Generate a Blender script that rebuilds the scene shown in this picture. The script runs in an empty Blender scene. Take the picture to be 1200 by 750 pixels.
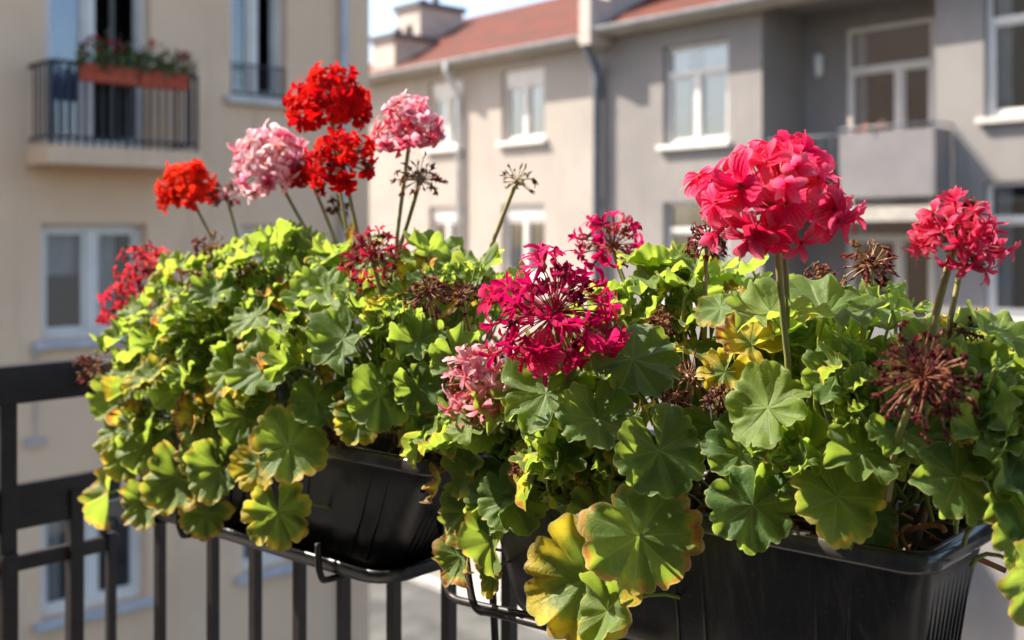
import bpy, math, random
from mathutils import Vector, Matrix, noise as mnoise

# ------------------------------------------------------------------ camera, sky, sun
SC = bpy.context.scene
COL = SC.collection
HC = 7.0                       # camera height above the street
FPX = 1300.0                   # focal length in photo pixels (photo is 1200 wide)
HORIZON = 275.0                # photo row of the horizon
cam_d = bpy.data.cameras.new('camera')
cam_d.sensor_width = 36.0
cam_d.lens = 36.0 * FPX / 1200.0
cam_d.shift_y = -(375.0 - HORIZON) / 1200.0
cam_d.clip_start = 0.05
cam_d.clip_end = 3000.0
cam_d.dof.use_dof = True
cam_d.dof.focus_distance = 1.10
cam_d.dof.aperture_fstop = 4.6
cam = bpy.data.objects.new('camera', cam_d)
COL.objects.link(cam)
cam.location = (0, 0, HC)
cam.rotation_euler = (math.radians(90), 0, 0)
SC.camera = cam

SUN_AZ = math.radians(162.0)   # direction to the sun, measured from +X
SUN_EL = math.radians(47.0)
SUN = Vector((math.cos(SUN_AZ) * math.cos(SUN_EL), math.sin(SUN_AZ) * math.cos(SUN_EL), math.sin(SUN_EL)))
world = bpy.data.worlds.new('World')
SC.world = world
world.use_nodes = True
wn = world.node_tree
wn.nodes.clear()
sky = wn.nodes.new('ShaderNodeTexSky')
sky.sky_type = 'NISHITA'
sky.sun_disc = False
sky.sun_elevation = SUN_EL
sky.sun_rotation = math.radians(90.0) - SUN_AZ
sky.air_density = 1.0
sky.dust_density = 2.5
bg = wn.nodes.new('ShaderNodeBackground')
bg.inputs['Strength'].default_value = 0.145
wo = wn.nodes.new('ShaderNodeOutputWorld')
wn.links.new(sky.outputs[0], bg.inputs[0])
wn.links.new(bg.outputs[0], wo.inputs[0])

sun_d = bpy.data.lights.new('sun', 'SUN')
sun_d.energy = 5.0
sun_d.angle = math.radians(0.53)
sun_d.color = (1.0, 0.93, 0.82)
sun = bpy.data.objects.new('sun', sun_d)
COL.objects.link(sun)
sun.rotation_euler = SUN.to_track_quat('Z', 'Y').to_euler()
sun.location = (-20, 20, 40)

SC.view_settings.view_transform = 'Standard'
SC.view_settings.look = 'None'
SC.view_settings.gamma = 1.0
SC.view_settings.exposure = 1.36
SC.view_settings.use_curve_mapping = False
SC.render.engine = 'CYCLES'
SC.cycles.use_denoising = True
SC.cycles.max_bounces = 7
SC.cycles.transparent_max_bounces = 8
SC.cycles.caustics_reflective = False
SC.cycles.caustics_refractive = False

rng = random.Random(7)

# ------------------------------------------------------------------ materials
class NT:
    def __init__(self, name):
        self.m = bpy.data.materials.new(name)
        self.m.use_nodes = True
        self.t = self.m.node_tree
        self.t.nodes.clear()
        self.out = self.t.nodes.new('ShaderNodeOutputMaterial')
    def n(self, kind, **kw):
        nd = self.t.nodes.new('ShaderNode' + kind)
        for k, v in kw.items():
            setattr(nd, k, v)
        return nd
    def set(self, sock, v):
        if hasattr(v, 'bl_idname') or isinstance(v, bpy.types.NodeSocket):
            self.t.links.new(v, sock)
        else:
            sock.default_value = v
    def math(self, op, a, b=0.0, c=0.0, clamp=False):
        nd = self.n('Math', operation=op, use_clamp=clamp)
        for i, v in enumerate((a, b, c)):
            if i < len(nd.inputs):
                self.set(nd.inputs[i], v)
        return nd.outputs[0]
    def ss(self, x, lo, hi):
        nd = self.n('MapRange', interpolation_type='SMOOTHSTEP')
        self.set(nd.inputs[0], x); self.set(nd.inputs[1], lo); self.set(nd.inputs[2], hi)
        nd.inputs[3].default_value = 0.0; nd.inputs[4].default_value = 1.0
        return nd.outputs[0]
    def mix(self, f, a, b, blend='MIX'):
        nd = self.n('Mix', data_type='RGBA', blend_type=blend)
        self.set(nd.inputs[0], f)
        for s, v in ((nd.inputs[6], a), (nd.inputs[7], b)):
            if isinstance(v, tuple) and len(v) == 3:
                v = v + (1.0,)
            self.set(s, v)
        return nd.outputs[2]
    def noise(self, scale, detail=4.0, rough=0.55, vec=None, w=None):
        nd = self.n('TexNoise')
        if w is not None:
            nd.noise_dimensions = '4D'
            self.set(nd.inputs['W'], w)
        nd.inputs['Scale'].default_value = scale
        nd.inputs['Detail'].default_value = detail
        nd.inputs['Roughness'].default_value = rough
        if vec is not None:
            self.t.links.new(vec, nd.inputs['Vector'])
        return nd.outputs[0]
    def coord(self, which='Object'):
        return self.n('TexCoord').outputs[which]
    def bump(self, h, strength=0.3, dist=0.01):
        nd = self.n('Bump')
        nd.inputs['Strength'].default_value = strength
        nd.inputs['Distance'].default_value = dist
        self.t.links.new(h, nd.inputs['Height'])
        return nd.outputs[0]
    def bsdf(self, color, rough=0.6, spec=0.5, metal=0.0, normal=None):
        nd = self.n('BsdfPrincipled')
        if isinstance(color, tuple) and len(color) == 3:
            color = color + (1.0,)
        self.set(nd.inputs['Base Color'], color)
        self.set(nd.inputs['Roughness'], rough)
        nd.inputs['Specular IOR Level'].default_value = spec
        nd.inputs['Metallic'].default_value = metal
        if normal is not None:
            self.t.links.new(normal, nd.inputs['Normal'])
        return nd.outputs[0]
    def done(self, shader):
        self.t.links.new(shader, self.out.inputs[0])
        return self.m

M = {}

def simple(name, c1, c2, scale=8.0, rough=0.6, spec=0.4, bump=0.0, bscale=60.0, bdist=0.004, metal=0.0):
    t = NT(name)
    co = t.coord('Object')
    f = t.ss(t.noise(scale, 5.0, 0.6, co), 0.3, 0.7)
    nrm = t.bump(t.noise(bscale, 3.0, 0.6, co), bump, bdist) if bump else None
    M[name] = t.done(t.bsdf(t.mix(f, c1, c2), rough, spec, metal, nrm))

def plaster(name, c1, c2, stain):
    t = NT(name)
    co = t.coord('Object')
    mp = t.n('Mapping'); mp.inputs['Scale'].default_value = (1.3, 1.3, 0.25)
    t.t.links.new(co, mp.inputs[0])
    big = t.ss(t.noise(0.7, 5.0, 0.6, co), 0.35, 0.7)
    streak = t.ss(t.noise(2.2, 6.0, 0.65, mp.outputs[0]), 0.52, 0.78)
    fine = t.noise(55.0, 3.0, 0.6, co)
    c = t.mix(big, c1, c2)
    c = t.mix(t.math('MULTIPLY', streak, 0.42), c, stain)
    c = t.mix(t.math('MULTIPLY', t.ss(fine, 0.45, 0.75), 0.18), c, stain)
    M[name] = t.done(t.bsdf(c, 0.92, 0.15, 0.0, t.bump(fine, 0.35, 0.012)))

plaster('plaster_cream', (0.43, 0.375, 0.325), (0.385, 0.335, 0.29), (0.26, 0.22, 0.18))
plaster('plaster_grey', (0.285, 0.260, 0.243), (0.245, 0.224, 0.209), (0.15, 0.137, 0.127))
plaster('plaster_tan', (0.78, 0.555, 0.37), (0.71, 0.50, 0.33), (0.50, 0.345, 0.225))
plaster('plaster_own', (0.30, 0.27, 0.24), (0.27, 0.24, 0.21), (0.3, 0.27, 0.24))
simple('white_frame', (0.74, 0.70, 0.65), (0.66, 0.625, 0.58), 3.0, 0.4, 0.4)
simple('sill_metal', (0.50, 0.49, 0.50), (0.40, 0.395, 0.41), 5.0, 0.45, 0.5)
simple('sill_stone', (0.62, 0.58, 0.52), (0.48, 0.45, 0.41), 6.0, 0.8, 0.2, 0.3)
simple('zinc', (0.15, 0.165, 0.19), (0.10, 0.11, 0.13), 4.0, 0.5, 0.5)
simple('zinc_light', (0.55, 0.56, 0.56), (0.40, 0.41, 0.42), 4.0, 0.5, 0.5)
simple('dark_iron', (0.015, 0.011, 0.010), (0.025, 0.018, 0.016), 30.0, 0.45, 0.35, 0.25, 180.0, 0.0006)
simple('grille_iron', (0.055, 0.055, 0.06), (0.035, 0.035, 0.04), 10.0, 0.6, 0.3)
simple('panel_grey', (0.215, 0.20, 0.20), (0.185, 0.172, 0.172), 2.5, 0.7, 0.3)
simple('slab_concrete', (0.46, 0.42, 0.36), (0.34, 0.31, 0.27), 3.0, 0.9, 0.2, 0.3)
simple('chimney_render', (0.55, 0.47, 0.40), (0.42, 0.36, 0.31), 3.0, 0.9, 0.2, 0.3)
simple('chimney_cap', (0.16, 0.15, 0.15), (0.11, 0.10, 0.10), 4.0, 0.85, 0.2)
simple('terracotta', (0.48, 0.09, 0.045), (0.40, 0.07, 0.04), 8.0, 0.7, 0.3)
simple('curtain_white', (0.72, 0.72, 0.72), (0.60, 0.60, 0.62), 5.0, 0.9, 0.1)
simple('curtain_blue', (0.16, 0.32, 0.62), (0.24, 0.42, 0.72), 3.0, 0.9, 0.1)
simple('room_dark', (0.022, 0.021, 0.023), (0.03, 0.028, 0.028), 2.0, 0.9, 0.1)
simple('lamp_opal', (0.75, 0.74, 0.70), (0.7, 0.69, 0.66), 5.0, 0.3, 0.5)
simple('soil', (0.018, 0.012, 0.008), (0.035, 0.022, 0.014), 90.0, 0.95, 0.1, 1.0, 160.0, 0.004)
simple('stem_green', (0.20, 0.24, 0.055), (0.30, 0.22, 0.08), 25.0, 0.5, 0.4, 0.2, 200.0, 0.001)
simple('stem_tan', (0.31, 0.25, 0.085), (0.20, 0.22, 0.06), 30.0, 0.5, 0.4, 0.2, 200.0, 0.001)
simple('stem_wood', (0.13, 0.085, 0.04), (0.20, 0.13, 0.06), 60.0, 0.8, 0.2, 0.5, 200.0, 0.001)
simple('petiole_green', (0.17, 0.24, 0.04), (0.24, 0.26, 0.05), 30.0, 0.5, 0.4)
simple('dried_fibre', (0.33, 0.14, 0.05), (0.20, 0.08, 0.035), 60.0, 0.9, 0.1, 0.6, 200.0, 0.001)
simple('far_green', (0.055, 0.085, 0.03), (0.09, 0.12, 0.035), 20.0, 0.7, 0.3)
simple('asphalt', (0.05, 0.05, 0.048), (0.11, 0.107, 0.10), 0.8, 0.9, 0.2, 0.4, 80.0)
simple('paving', (0.34, 0.315, 0.285), (0.16, 0.15, 0.135), 0.9, 0.9, 0.2, 0.4, 60.0)
simple('kerb_stone', (0.48, 0.46, 0.43), (0.36, 0.34, 0.32), 5.0, 0.85, 0.2)
simple('balcony_tile', (0.25, 0.22, 0.19), (0.2, 0.18, 0.16), 5.0, 0.7, 0.3)

def mat_plastic():
    t = NT('black_plastic')
    co = t.coord('Object')
    mp = t.n('Mapping'); mp.inputs['Scale'].default_value = (1, 1, 0.12)
    t.t.links.new(co, mp.inputs[0])
    dust = t.ss(t.noise(40.0, 6.0, 0.7, mp.outputs[0]), 0.46, 0.74)
    spot = t.ss(t.noise(170.0, 3.0, 0.6, co), 0.6, 0.75)
    f = t.math('MAXIMUM', t.math('MULTIPLY', dust, 0.55), t.math('MULTIPLY', spot, 0.5))
    c = t.mix(f, (0.009, 0.008, 0.0075), (0.080, 0.063, 0.053))
    r = t.math('MULTIPLY_ADD', f, 0.3, 0.34)
    M['black_plastic'] = t.done(t.bsdf(c, r, 0.45, 0.0, t.bump(t.noise(240.0, 2.0, 0.5, co), 0.12, 0.0008)))
mat_plastic()

simple('worn_rim', (0.030, 0.026, 0.024), (0.075, 0.062, 0.054), 35.0, 0.24, 0.6, 0.15, 220.0, 0.0006)

def mat_glass():
    t = NT('window_glass')
    tr = t.n('BsdfTransparent'); tr.inputs[0].default_value = (0.72, 0.75, 0.76, 1)
    gl = t.n('BsdfGlossy'); gl.inputs['Roughness'].default_value = 0.02
    gl.inputs[0].default_value = (0.9, 0.93, 0.96, 1)
    lw = t.n('LayerWeight'); lw.inputs[0].default_value = 0.35
    f = t.math('MULTIPLY_ADD', lw.outputs['Fresnel'], 0.9, 0.14, True)
    mx = t.n('MixShader')
    t.t.links.new(f, mx.inputs[0]); t.t.links.new(tr.outputs[0], mx.inputs[1]); t.t.links.new(gl.outputs[0], mx.inputs[2])
    M['window_glass'] = t.done(mx.outputs[0])
mat_glass()

def mat_roof():
    t = NT('roof_tile')
    uv = t.coord('UV')
    sep = t.n('SeparateXYZ'); t.t.links.new(uv, sep.inputs[0])
    row = t.math('FRACT', t.math('MULTIPLY', sep.outputs[1], 3.6))
    colw = t.math('ABSOLUTE', t.math('SINE', t.math('MULTIPLY', sep.outputs[0], 13.5)))
    n1 = t.ss(t.noise(1.6, 6.0, 0.7, uv), 0.40, 0.62)
    n2 = t.ss(t.noise(5.0, 3.0, 0.6, uv), 0.42, 0.62)
    c = t.mix(n1, (0.150, 0.034, 0.018), (0.085, 0.032, 0.022))
    c = t.mix(t.math('MULTIPLY', n2, 0.7), c, (0.085, 0.04, 0.03))
    h = t.math('ADD', t.math('MULTIPLY', row, -0.6), colw)
    M['roof_tile'] = t.done(t.bsdf(c, 0.85, 0.2, 0.0, t.bump(h, 0.8, 0.05)))
mat_roof()

def mat_leaf():
    """geranium leaf; UV = (angle, radius); object colour: r yellowing, g brown margin, b painted sunlit tint"""
    t = NT('geranium_leaf')
    uvn = t.n('UVMap'); uvn.uv_map = 'polar'
    sep = t.n('SeparateXYZ'); t.t.links.new(uvn.outputs[0], sep.inputs[0])
    u, r = sep.outputs[0], sep.outputs[1]
    oi = t.n('ObjectInfo')
    oc = t.n('SeparateColor'); t.t.links.new(oi.outputs['Color'], oc.inputs[0])
    yel, brn, sun_tint = oc.outputs[0], oc.outputs[1], oc.outputs[2]
    co = t.coord('Object')
    w = t.math('MULTIPLY', oi.outputs['Random'], 37.0)
    n_big = t.noise(1.7, 4.0, 0.6, co, w)
    n_mid = t.noise(5.0, 5.0, 0.65, co, w)
    n_fine = t.noise(26.0, 3.0, 0.6, co, w)
    # main veins run to the lobes; width shrinks outwards
    v7 = t.math('ABSOLUTE', t.math('SUBTRACT', t.math('FRACT', t.math('MULTIPLY', u, 7.0)), 0.5))
    wv = t.math('MULTIPLY', t.math('SUBTRACT', 0.5, v7), 1.0)          # 0.5 between veins ... 0 on vein
    dv = t.math('MULTIPLY', t.math('SUBTRACT', 0.5, v7), 0.0)
    dist = t.math('MULTIPLY', v7, r)                                   # arc distance from vein
    vein = t.math('SUBTRACT', 1.0, t.ss(dist, 0.006, 0.040))
    vein = t.math('MULTIPLY', vein, t.math('SUBTRACT', 1.0, t.ss(r, 0.55, 0.98)))
    # side veins: herringbone from each main vein
    side = t.math('FRACT', t.math('MULTIPLY', t.math('ADD', r, t.math('MULTIPLY', v7, -0.55)), 6.0))
    side = t.math('ABSOLUTE', t.math('SUBTRACT', side, 0.5))
    sv = t.math('MULTIPLY', t.math('SUBTRACT', 1.0, t.ss(side, 0.02, 0.11)), t.ss(r, 0.2, 0.45))
    veins = t.math('MAXIMUM', vein, t.math('MULTIPLY', sv, 0.45))
    vor = t.n('TexVoronoi', feature='DISTANCE_TO_EDGE'); vor.inputs['Scale'].default_value = 13.0
    t.t.links.new(co, vor.inputs['Vector'])
    cell = t.ss(vor.outputs['Distance'], 0.0, 0.12)
    # green body
    g = t.mix(t.ss(n_big, 0.3, 0.72), (0.038, 0.096, 0.017), (0.075, 0.150, 0.024))
    g = t.mix(t.math('MULTIPLY', sun_tint, 0.9), g, (0.215, 0.285, 0.036))  # sunlit look painted into the leaf colour, leaf by leaf
    zone = t.math('MULTIPLY', t.ss(r, 0.32, 0.5), t.math('SUBTRACT', 1.0, t.ss(r, 0.55, 0.75)))
    g = t.mix(t.math('MULTIPLY', zone, 0.22), g, (0.045, 0.085, 0.02))
    g = t.mix(t.math('MULTIPLY', t.ss(n_fine, 0.45, 0.75), 0.25), g, (0.035, 0.075, 0.012))
    g = t.mix(t.math('MULTIPLY', veins, 0.6), g, (0.19, 0.27, 0.075))
    # yellowing from the margin inwards, keeps the veins green longest
    e = t.math('ADD', r, t.math('MULTIPLY', t.math('SUBTRACT', n_mid, 0.5), 0.55))
    e = t.math('ADD', e, t.math('MULTIPLY', t.math('SUBTRACT', n_big, 0.5), 0.75))
    lo = t.math('MULTIPLY_ADD', yel, -1.0, 1.13)
    hi = t.math('ADD', lo, 0.30)
    ym = t.ss(e, lo, hi)
    ym = t.math('MULTIPLY', ym, t.math('SUBTRACT', 1.0, t.math('MULTIPLY', veins, 0.35)))
    c = t.mix(ym, g, (0.52, 0.40, 0.030))
    e2 = t.math('ADD', r, t.math('MULTIPLY', t.math('SUBTRACT', n_mid, 0.5), 0.50))
    e2 = t.math('ADD', e2, t.math('MULTIPLY', t.math('SUBTRACT', n_big, 0.5), 0.35))
    lo2 = t.math('MULTIPLY_ADD', brn, -0.36, 1.10)
    om = t.ss(e2, lo2, t.math('ADD', lo2, 0.08))
    c = t.mix(om, c, (0.42, 0.17, 0.035))
    lo3 = t.math('ADD', lo2, 0.11)
    bm = t.ss(e2, lo3, t.math('ADD', lo3, 0.08))
    c = t.mix(t.math('MULTIPLY', bm, 0.8), c, (0.13, 0.05, 0.022))
    spots = t.math('MULTIPLY', t.ss(t.noise(11.0, 2.0, 0.5, co, w), 0.70, 0.76), 0.55)
    c = t.mix(spots, c, (0.20, 0.12, 0.04))
    # pale crisp line along the margin
    rim = t.math('MULTIPLY', t.ss(r, 0.945, 0.98), 0.55)
    c = t.mix(rim, c, (0.36, 0.37, 0.12))
    # underside paler
    geo = t.n('NewGeometry')
    cb = t.mix(t.math('MULTIPLY', geo.outputs['Backfacing'], 0.35), c, (0.24, 0.30, 0.13))
    h = t.math('ADD', t.math('MULTIPLY', veins, -0.9), t.math('MULTIPLY', cell, 0.10))
    h = t.math('ADD', h, t.math('MULTIPLY', n_fine, 0.15))
    nrm = t.bump(h, 0.22, 0.015)
    pb = t.bsdf(cb, 0.52, 0.32, 0.0, nrm)
    pb.node.inputs['Sheen Weight'].default_value = 0.22
    pb.node.inputs['Sheen Roughness'].default_value = 0.45
    tr = t.n('BsdfTranslucent')
    trc = t.mix(0.6, c, (0.34, 0.44, 0.040), 'MIX')
    trc = t.mix(t.math('MAXIMUM', ym, om), trc, c)
    hs = t.n('HueSaturation'); hs.inputs['Saturation'].default_value = 1.0; hs.inputs['Value'].default_value = 1.6
    t.t.links.new(trc, hs.inputs['Color'])
    t.t.links.new(hs.outputs[0], tr.inputs[0])
    mx = t.n('MixShader'); mx.inputs[0].default_value = 0.48
    t.t.links.new(pb, mx.inputs[1]); t.t.links.new(tr.outputs[0], mx.inputs[2])
    M['geranium_leaf'] = t.done(mx.outputs[0])
mat_leaf()

def mat_petal():
    """object colour = petal colour, alpha = 1 - paleness of the tips"""
    t = NT('geranium_petal')
    uvn = t.n('UVMap'); uvn.uv_map = 'polar'
    sep = t.n('SeparateXYZ'); t.t.links.new(uvn.outputs[0], sep.inputs[0])
    u, r = sep.outputs[0], sep.outputs[1]
    oi = t.n('ObjectInfo')
    co = t.coord('Object')
    n1 = t.noise(3.0, 3.0, 0.6, co, t.math('MULTIPLY', oi.outputs['Random'], 19.0))
    pale = t.math('SUBTRACT', 1.0, oi.outputs['Alpha'])
    c = t.mix(t.math('MULTIPLY', t.ss(r, 0.25, 1.0), pale), oi.outputs['Color'], (0.97, 0.86, 0.86))
    streak = t.math('ABSOLUTE', t.math('SINE', t.math('MULTIPLY', u, 15.0)))
    sm = t.math('MULTIPLY', t.ss(streak, 0.80, 0.99), t.math('SUBTRACT', 1.0, t.ss(r, 0.45, 0.95)))
    dk = t.mix(1.0, oi.outputs['Color'], (0.78, 0.42, 0.48), 'MULTIPLY')
    c = t.mix(t.math('MULTIPLY', sm, 0.7), c, dk)
    c = t.mix(t.math('MULTIPLY', t.math('SUBTRACT', 1.0, t.ss(r, 0.0, 0.25)), 0.25), c, (0.80, 0.30, 0.30))
    c = t.mix(t.math('MULTIPLY', t.ss(n1, 0.5, 0.8), 0.25), c, dk)
    nrm = t.bump(t.math('ADD', t.math('MULTIPLY', streak, 0.5), n1), 0.35, 0.04)
    pb = t.bsdf(c, 0.65, 0.10, 0.0, nrm)
    tr = t.n('BsdfTranslucent'); t.t.links.new(c, tr.inputs[0])
    mx = t.n('MixShader'); mx.inputs[0].default_value = 0.52
    t.t.links.new(pb, mx.inputs[1]); t.t.links.new(tr.outputs[0], mx.inputs[2])
    M['geranium_petal'] = t.done(mx.outputs[0])
mat_petal()

def mat_wither():
    t = NT('withered_floret')
    oi = t.n('ObjectInfo')
    co = t.coord('Object')
    n1 = t.ss(t.noise(2.5, 4.0, 0.65, co, t.math('MULTIPLY', oi.outputs['Random'], 19.0)), 0.35, 0.7)
    dk = t.mix(1.0, oi.outputs['Color'], (0.45, 0.38, 0.36), 'MULTIPLY')
    c = t.mix(n1, oi.outputs['Color'], dk)
    pb = t.bsdf(c, 0.65, 0.25, 0.0, t.bump(t.noise(9.0, 3.0, 0.6, co), 0.5, 0.05))
    tr = t.n('BsdfTranslucent'); t.t.links.new(c, tr.inputs[0])
    mx = t.n('MixShader'); mx.inputs[0].default_value = 0.35
    t.t.links.new(pb, mx.inputs[1]); t.t.links.new(tr.outputs[0], mx.inputs[2])
    M['withered_floret'] = t.done(mx.outputs[0])
mat_wither()

def mat_objcol(name, rough=0.5):
    t = NT(name)
    oi = t.n('ObjectInfo')
    co = t.coord('Object')
    n1 = t.ss(t.noise(40.0, 3.0, 0.6, co), 0.3, 0.7)
    dk = t.mix(1.0, oi.outputs['Color'], (0.65, 0.6, 0.55), 'MULTIPLY')
    M[name] = t.done(t.bsdf(t.mix(n1, oi.outputs['Color'], dk), rough, 0.35))
mat_objcol('pedicel')

# ------------------------------------------------------------------ mesh helpers
class MB:
    def __init__(self):
        self.v, self.f, self.uv = [], [], None
    def quad(self, a, b, c, d):
        i = len(self.v); self.v += [tuple(a), tuple(b), tuple(c), tuple(d)]; self.f.append((i, i + 1, i + 2, i + 3))
    def box(self, fr, a0, a1, b0, b1, c0, c1):
        """box in a frame fr(a,b,c) -> world point"""
        i = len(self.v)
        for a in (a0, a1):
            for b in (b0, b1):
                for c in (c0, c1):
                    self.v.append(tuple(fr(a, b, c)))
        for q in ((0, 1, 3, 2), (4, 6, 7, 5), (0, 4, 5, 1), (2, 3, 7, 6), (0, 2, 6, 4), (1, 5, 7, 3)):
            self.f.append(tuple(i + k for k in q))
    def tube(self, pts, rad, n=8, cap=True):
        pts = [Vector(p) for p in pts]
        m = len(pts)
        if not hasattr(rad, '__len__'):
            rad = [rad] * m
        base = len(self.v)
        up = Vector((0, 0, 1))
        prev = None
        for k, p in enumerate(pts):
            d = (pts[min(k + 1, m - 1)] - pts[max(k - 1, 0)])
            d = d.normalized() if d.length > 1e-9 else Vector((0, 0, 1))
            if prev is None:
                x = d.cross(up)
                if x.length < 0.05: x = d.cross(Vector((1, 0, 0)))
            else:
                x = prev - d * prev.dot(d)
            x.normalize(); prev = x
            y = d.cross(x)
            for j in range(n):
                a = 2 * math.pi * j / n
                self.v.append(tuple(p + (x * math.cos(a) + y * math.sin(a)) * rad[k]))
        for k in range(m - 1):
            for j in range(n):
                a = base + k * n + j; b = base + k * n + (j + 1) % n
                self.f.append((a, b, b + n, a + n))
        if cap:
            self.f.append(tuple(base + j for j in reversed(range(n))))
            self.f.append(tuple(base + (m - 1) * n + j for j in range(n)))
    def mesh(self, name, mat, smooth=False):
        me = bpy.data.meshes.new(name)
        me.from_pydata(self.v, [], self.f)
        me.materials.append(M[mat])
        if smooth:
            for p in me.polygons: p.use_smooth = True
        me.update()
        return me
    def build(self, name, mat, parent=None, smooth=False, bevel=0.0):
        o = bpy.data.objects.new(name, self.mesh(name, mat, smooth))
        COL.objects.link(o)
        if parent is not None: adopt(o, parent)
        if bevel:
            b = o.modifiers.new('bevel', 'BEVEL'); b.width = bevel; b.segments = 2
        return o

def adopt(o, parent):
    o.parent = parent
    o.matrix_parent_inverse = parent_world(parent).inverted()

def parent_world(p):
    m = Matrix.LocRotScale(p.location, p.rotation_euler, p.scale)
    if p.parent is not None:
        m = parent_world(p.parent) @ p.matrix_parent_inverse @ m
    return m

def tag(o, label, cat, group=None):
    o['label'] = label; o['category'] = cat
    if group: o['group'] = group
    return o

def empty(name, loc):
    o = bpy.data.objects.new(name, None)
    o.empty_display_size = 0.1
    COL.objects.link(o); o.location = loc
    return o

def structure(o):
    o['kind'] = 'structure'; return o

def wframe(a, b, c):
    return Vector((a, b, c))

def bez(p0, p1, p2, n=8):
    p0, p1, p2 = Vector(p0), Vector(p1), Vector(p2)
    return [(p0 * (1 - s) ** 2 + p1 * 2 * s * (1 - s) + p2 * s * s) for s in [k / n for k in range(n + 1)]]

# ------------------------------------------------------------------ ground
g = MB(); g.quad((-600, -300, 0), (600, -300, 0), (600, 900, 0), (-600, 900, 0))
structure(g.build('ground', 'asphalt'))

# ------------------------------------------------------------------ facades
class Facade:
    def __init__(self, ox, oy, ex, ey):
        l = math.hypot(ex, ey)
        self.o = Vector((ox, oy, 0)); self.e = Vector((ex / l, ey / l, 0))
        n = Vector((self.e.y, -self.e.x, 0))
        if n.dot(-self.o) < 0: n = -n
        self.n = n
    def __call__(self, t, z, d=0.0):
        return self.o + self.e * t + self.n * d + Vector((0, 0, z))
    def hit(self, px, py, d=0.0):
        a = (px - 600.0) / FPX
        o = self.o + self.n * d
        # a*(oy+ey t) = ox + ex t
        t = (o.x - a * o.y) / (a * self.e.y - self.e.x)
        Y = o.y + self.e.y * t
        return t, HC + (HORIZON - py) / FPX * Y
    def t(self, px, d=0.0): return self.hit(px, 0, d)[0]

def wall_with_openings(F, t0, t1, z0, z1, ops, depth, name, mat, parent):
    """front sheet with real openings and reveals of the given depth"""
    ts = sorted({t0, t1, *[o[0] for o in ops], *[o[1] for o in ops]})
    zs = sorted({z0, z1, *[o[2] for o in ops], *[o[3] for o in ops]})
    ts = [t for t in ts if t0 <= t <= t1]; zs = [z for z in zs if z0 <= z <= z1]
    m = MB()
    for i in range(len(ts) - 1):
        for j in range(len(zs) - 1):
            tc, zc = (ts[i] + ts[i + 1]) / 2, (zs[j] + zs[j + 1]) / 2
            if any(o[0] < tc < o[1] and o[2] < zc < o[3] for o in ops): continue
            m.quad(F(ts[i], zs[j]), F(ts[i + 1], zs[j]), F(ts[i + 1], zs[j + 1]), F(ts[i], zs[j + 1]))
    for o in ops:
        d = -(o[4] if len(o) > 4 else depth)
        a, b, c, e = o[:4]
        m.quad(F(a, c), F(a, e), F(a, e, d), F(a, c, d))
        m.quad(F(b, c), F(b, c, d), F(b, e, d), F(b, e))
        m.quad(F(a, e), F(b, e), F(b, e, d), F(a, e, d))
        m.quad(F(a, c), F(a, c, d), F(b, c, d), F(b, c))
    return m.build(name, mat, parent)

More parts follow.
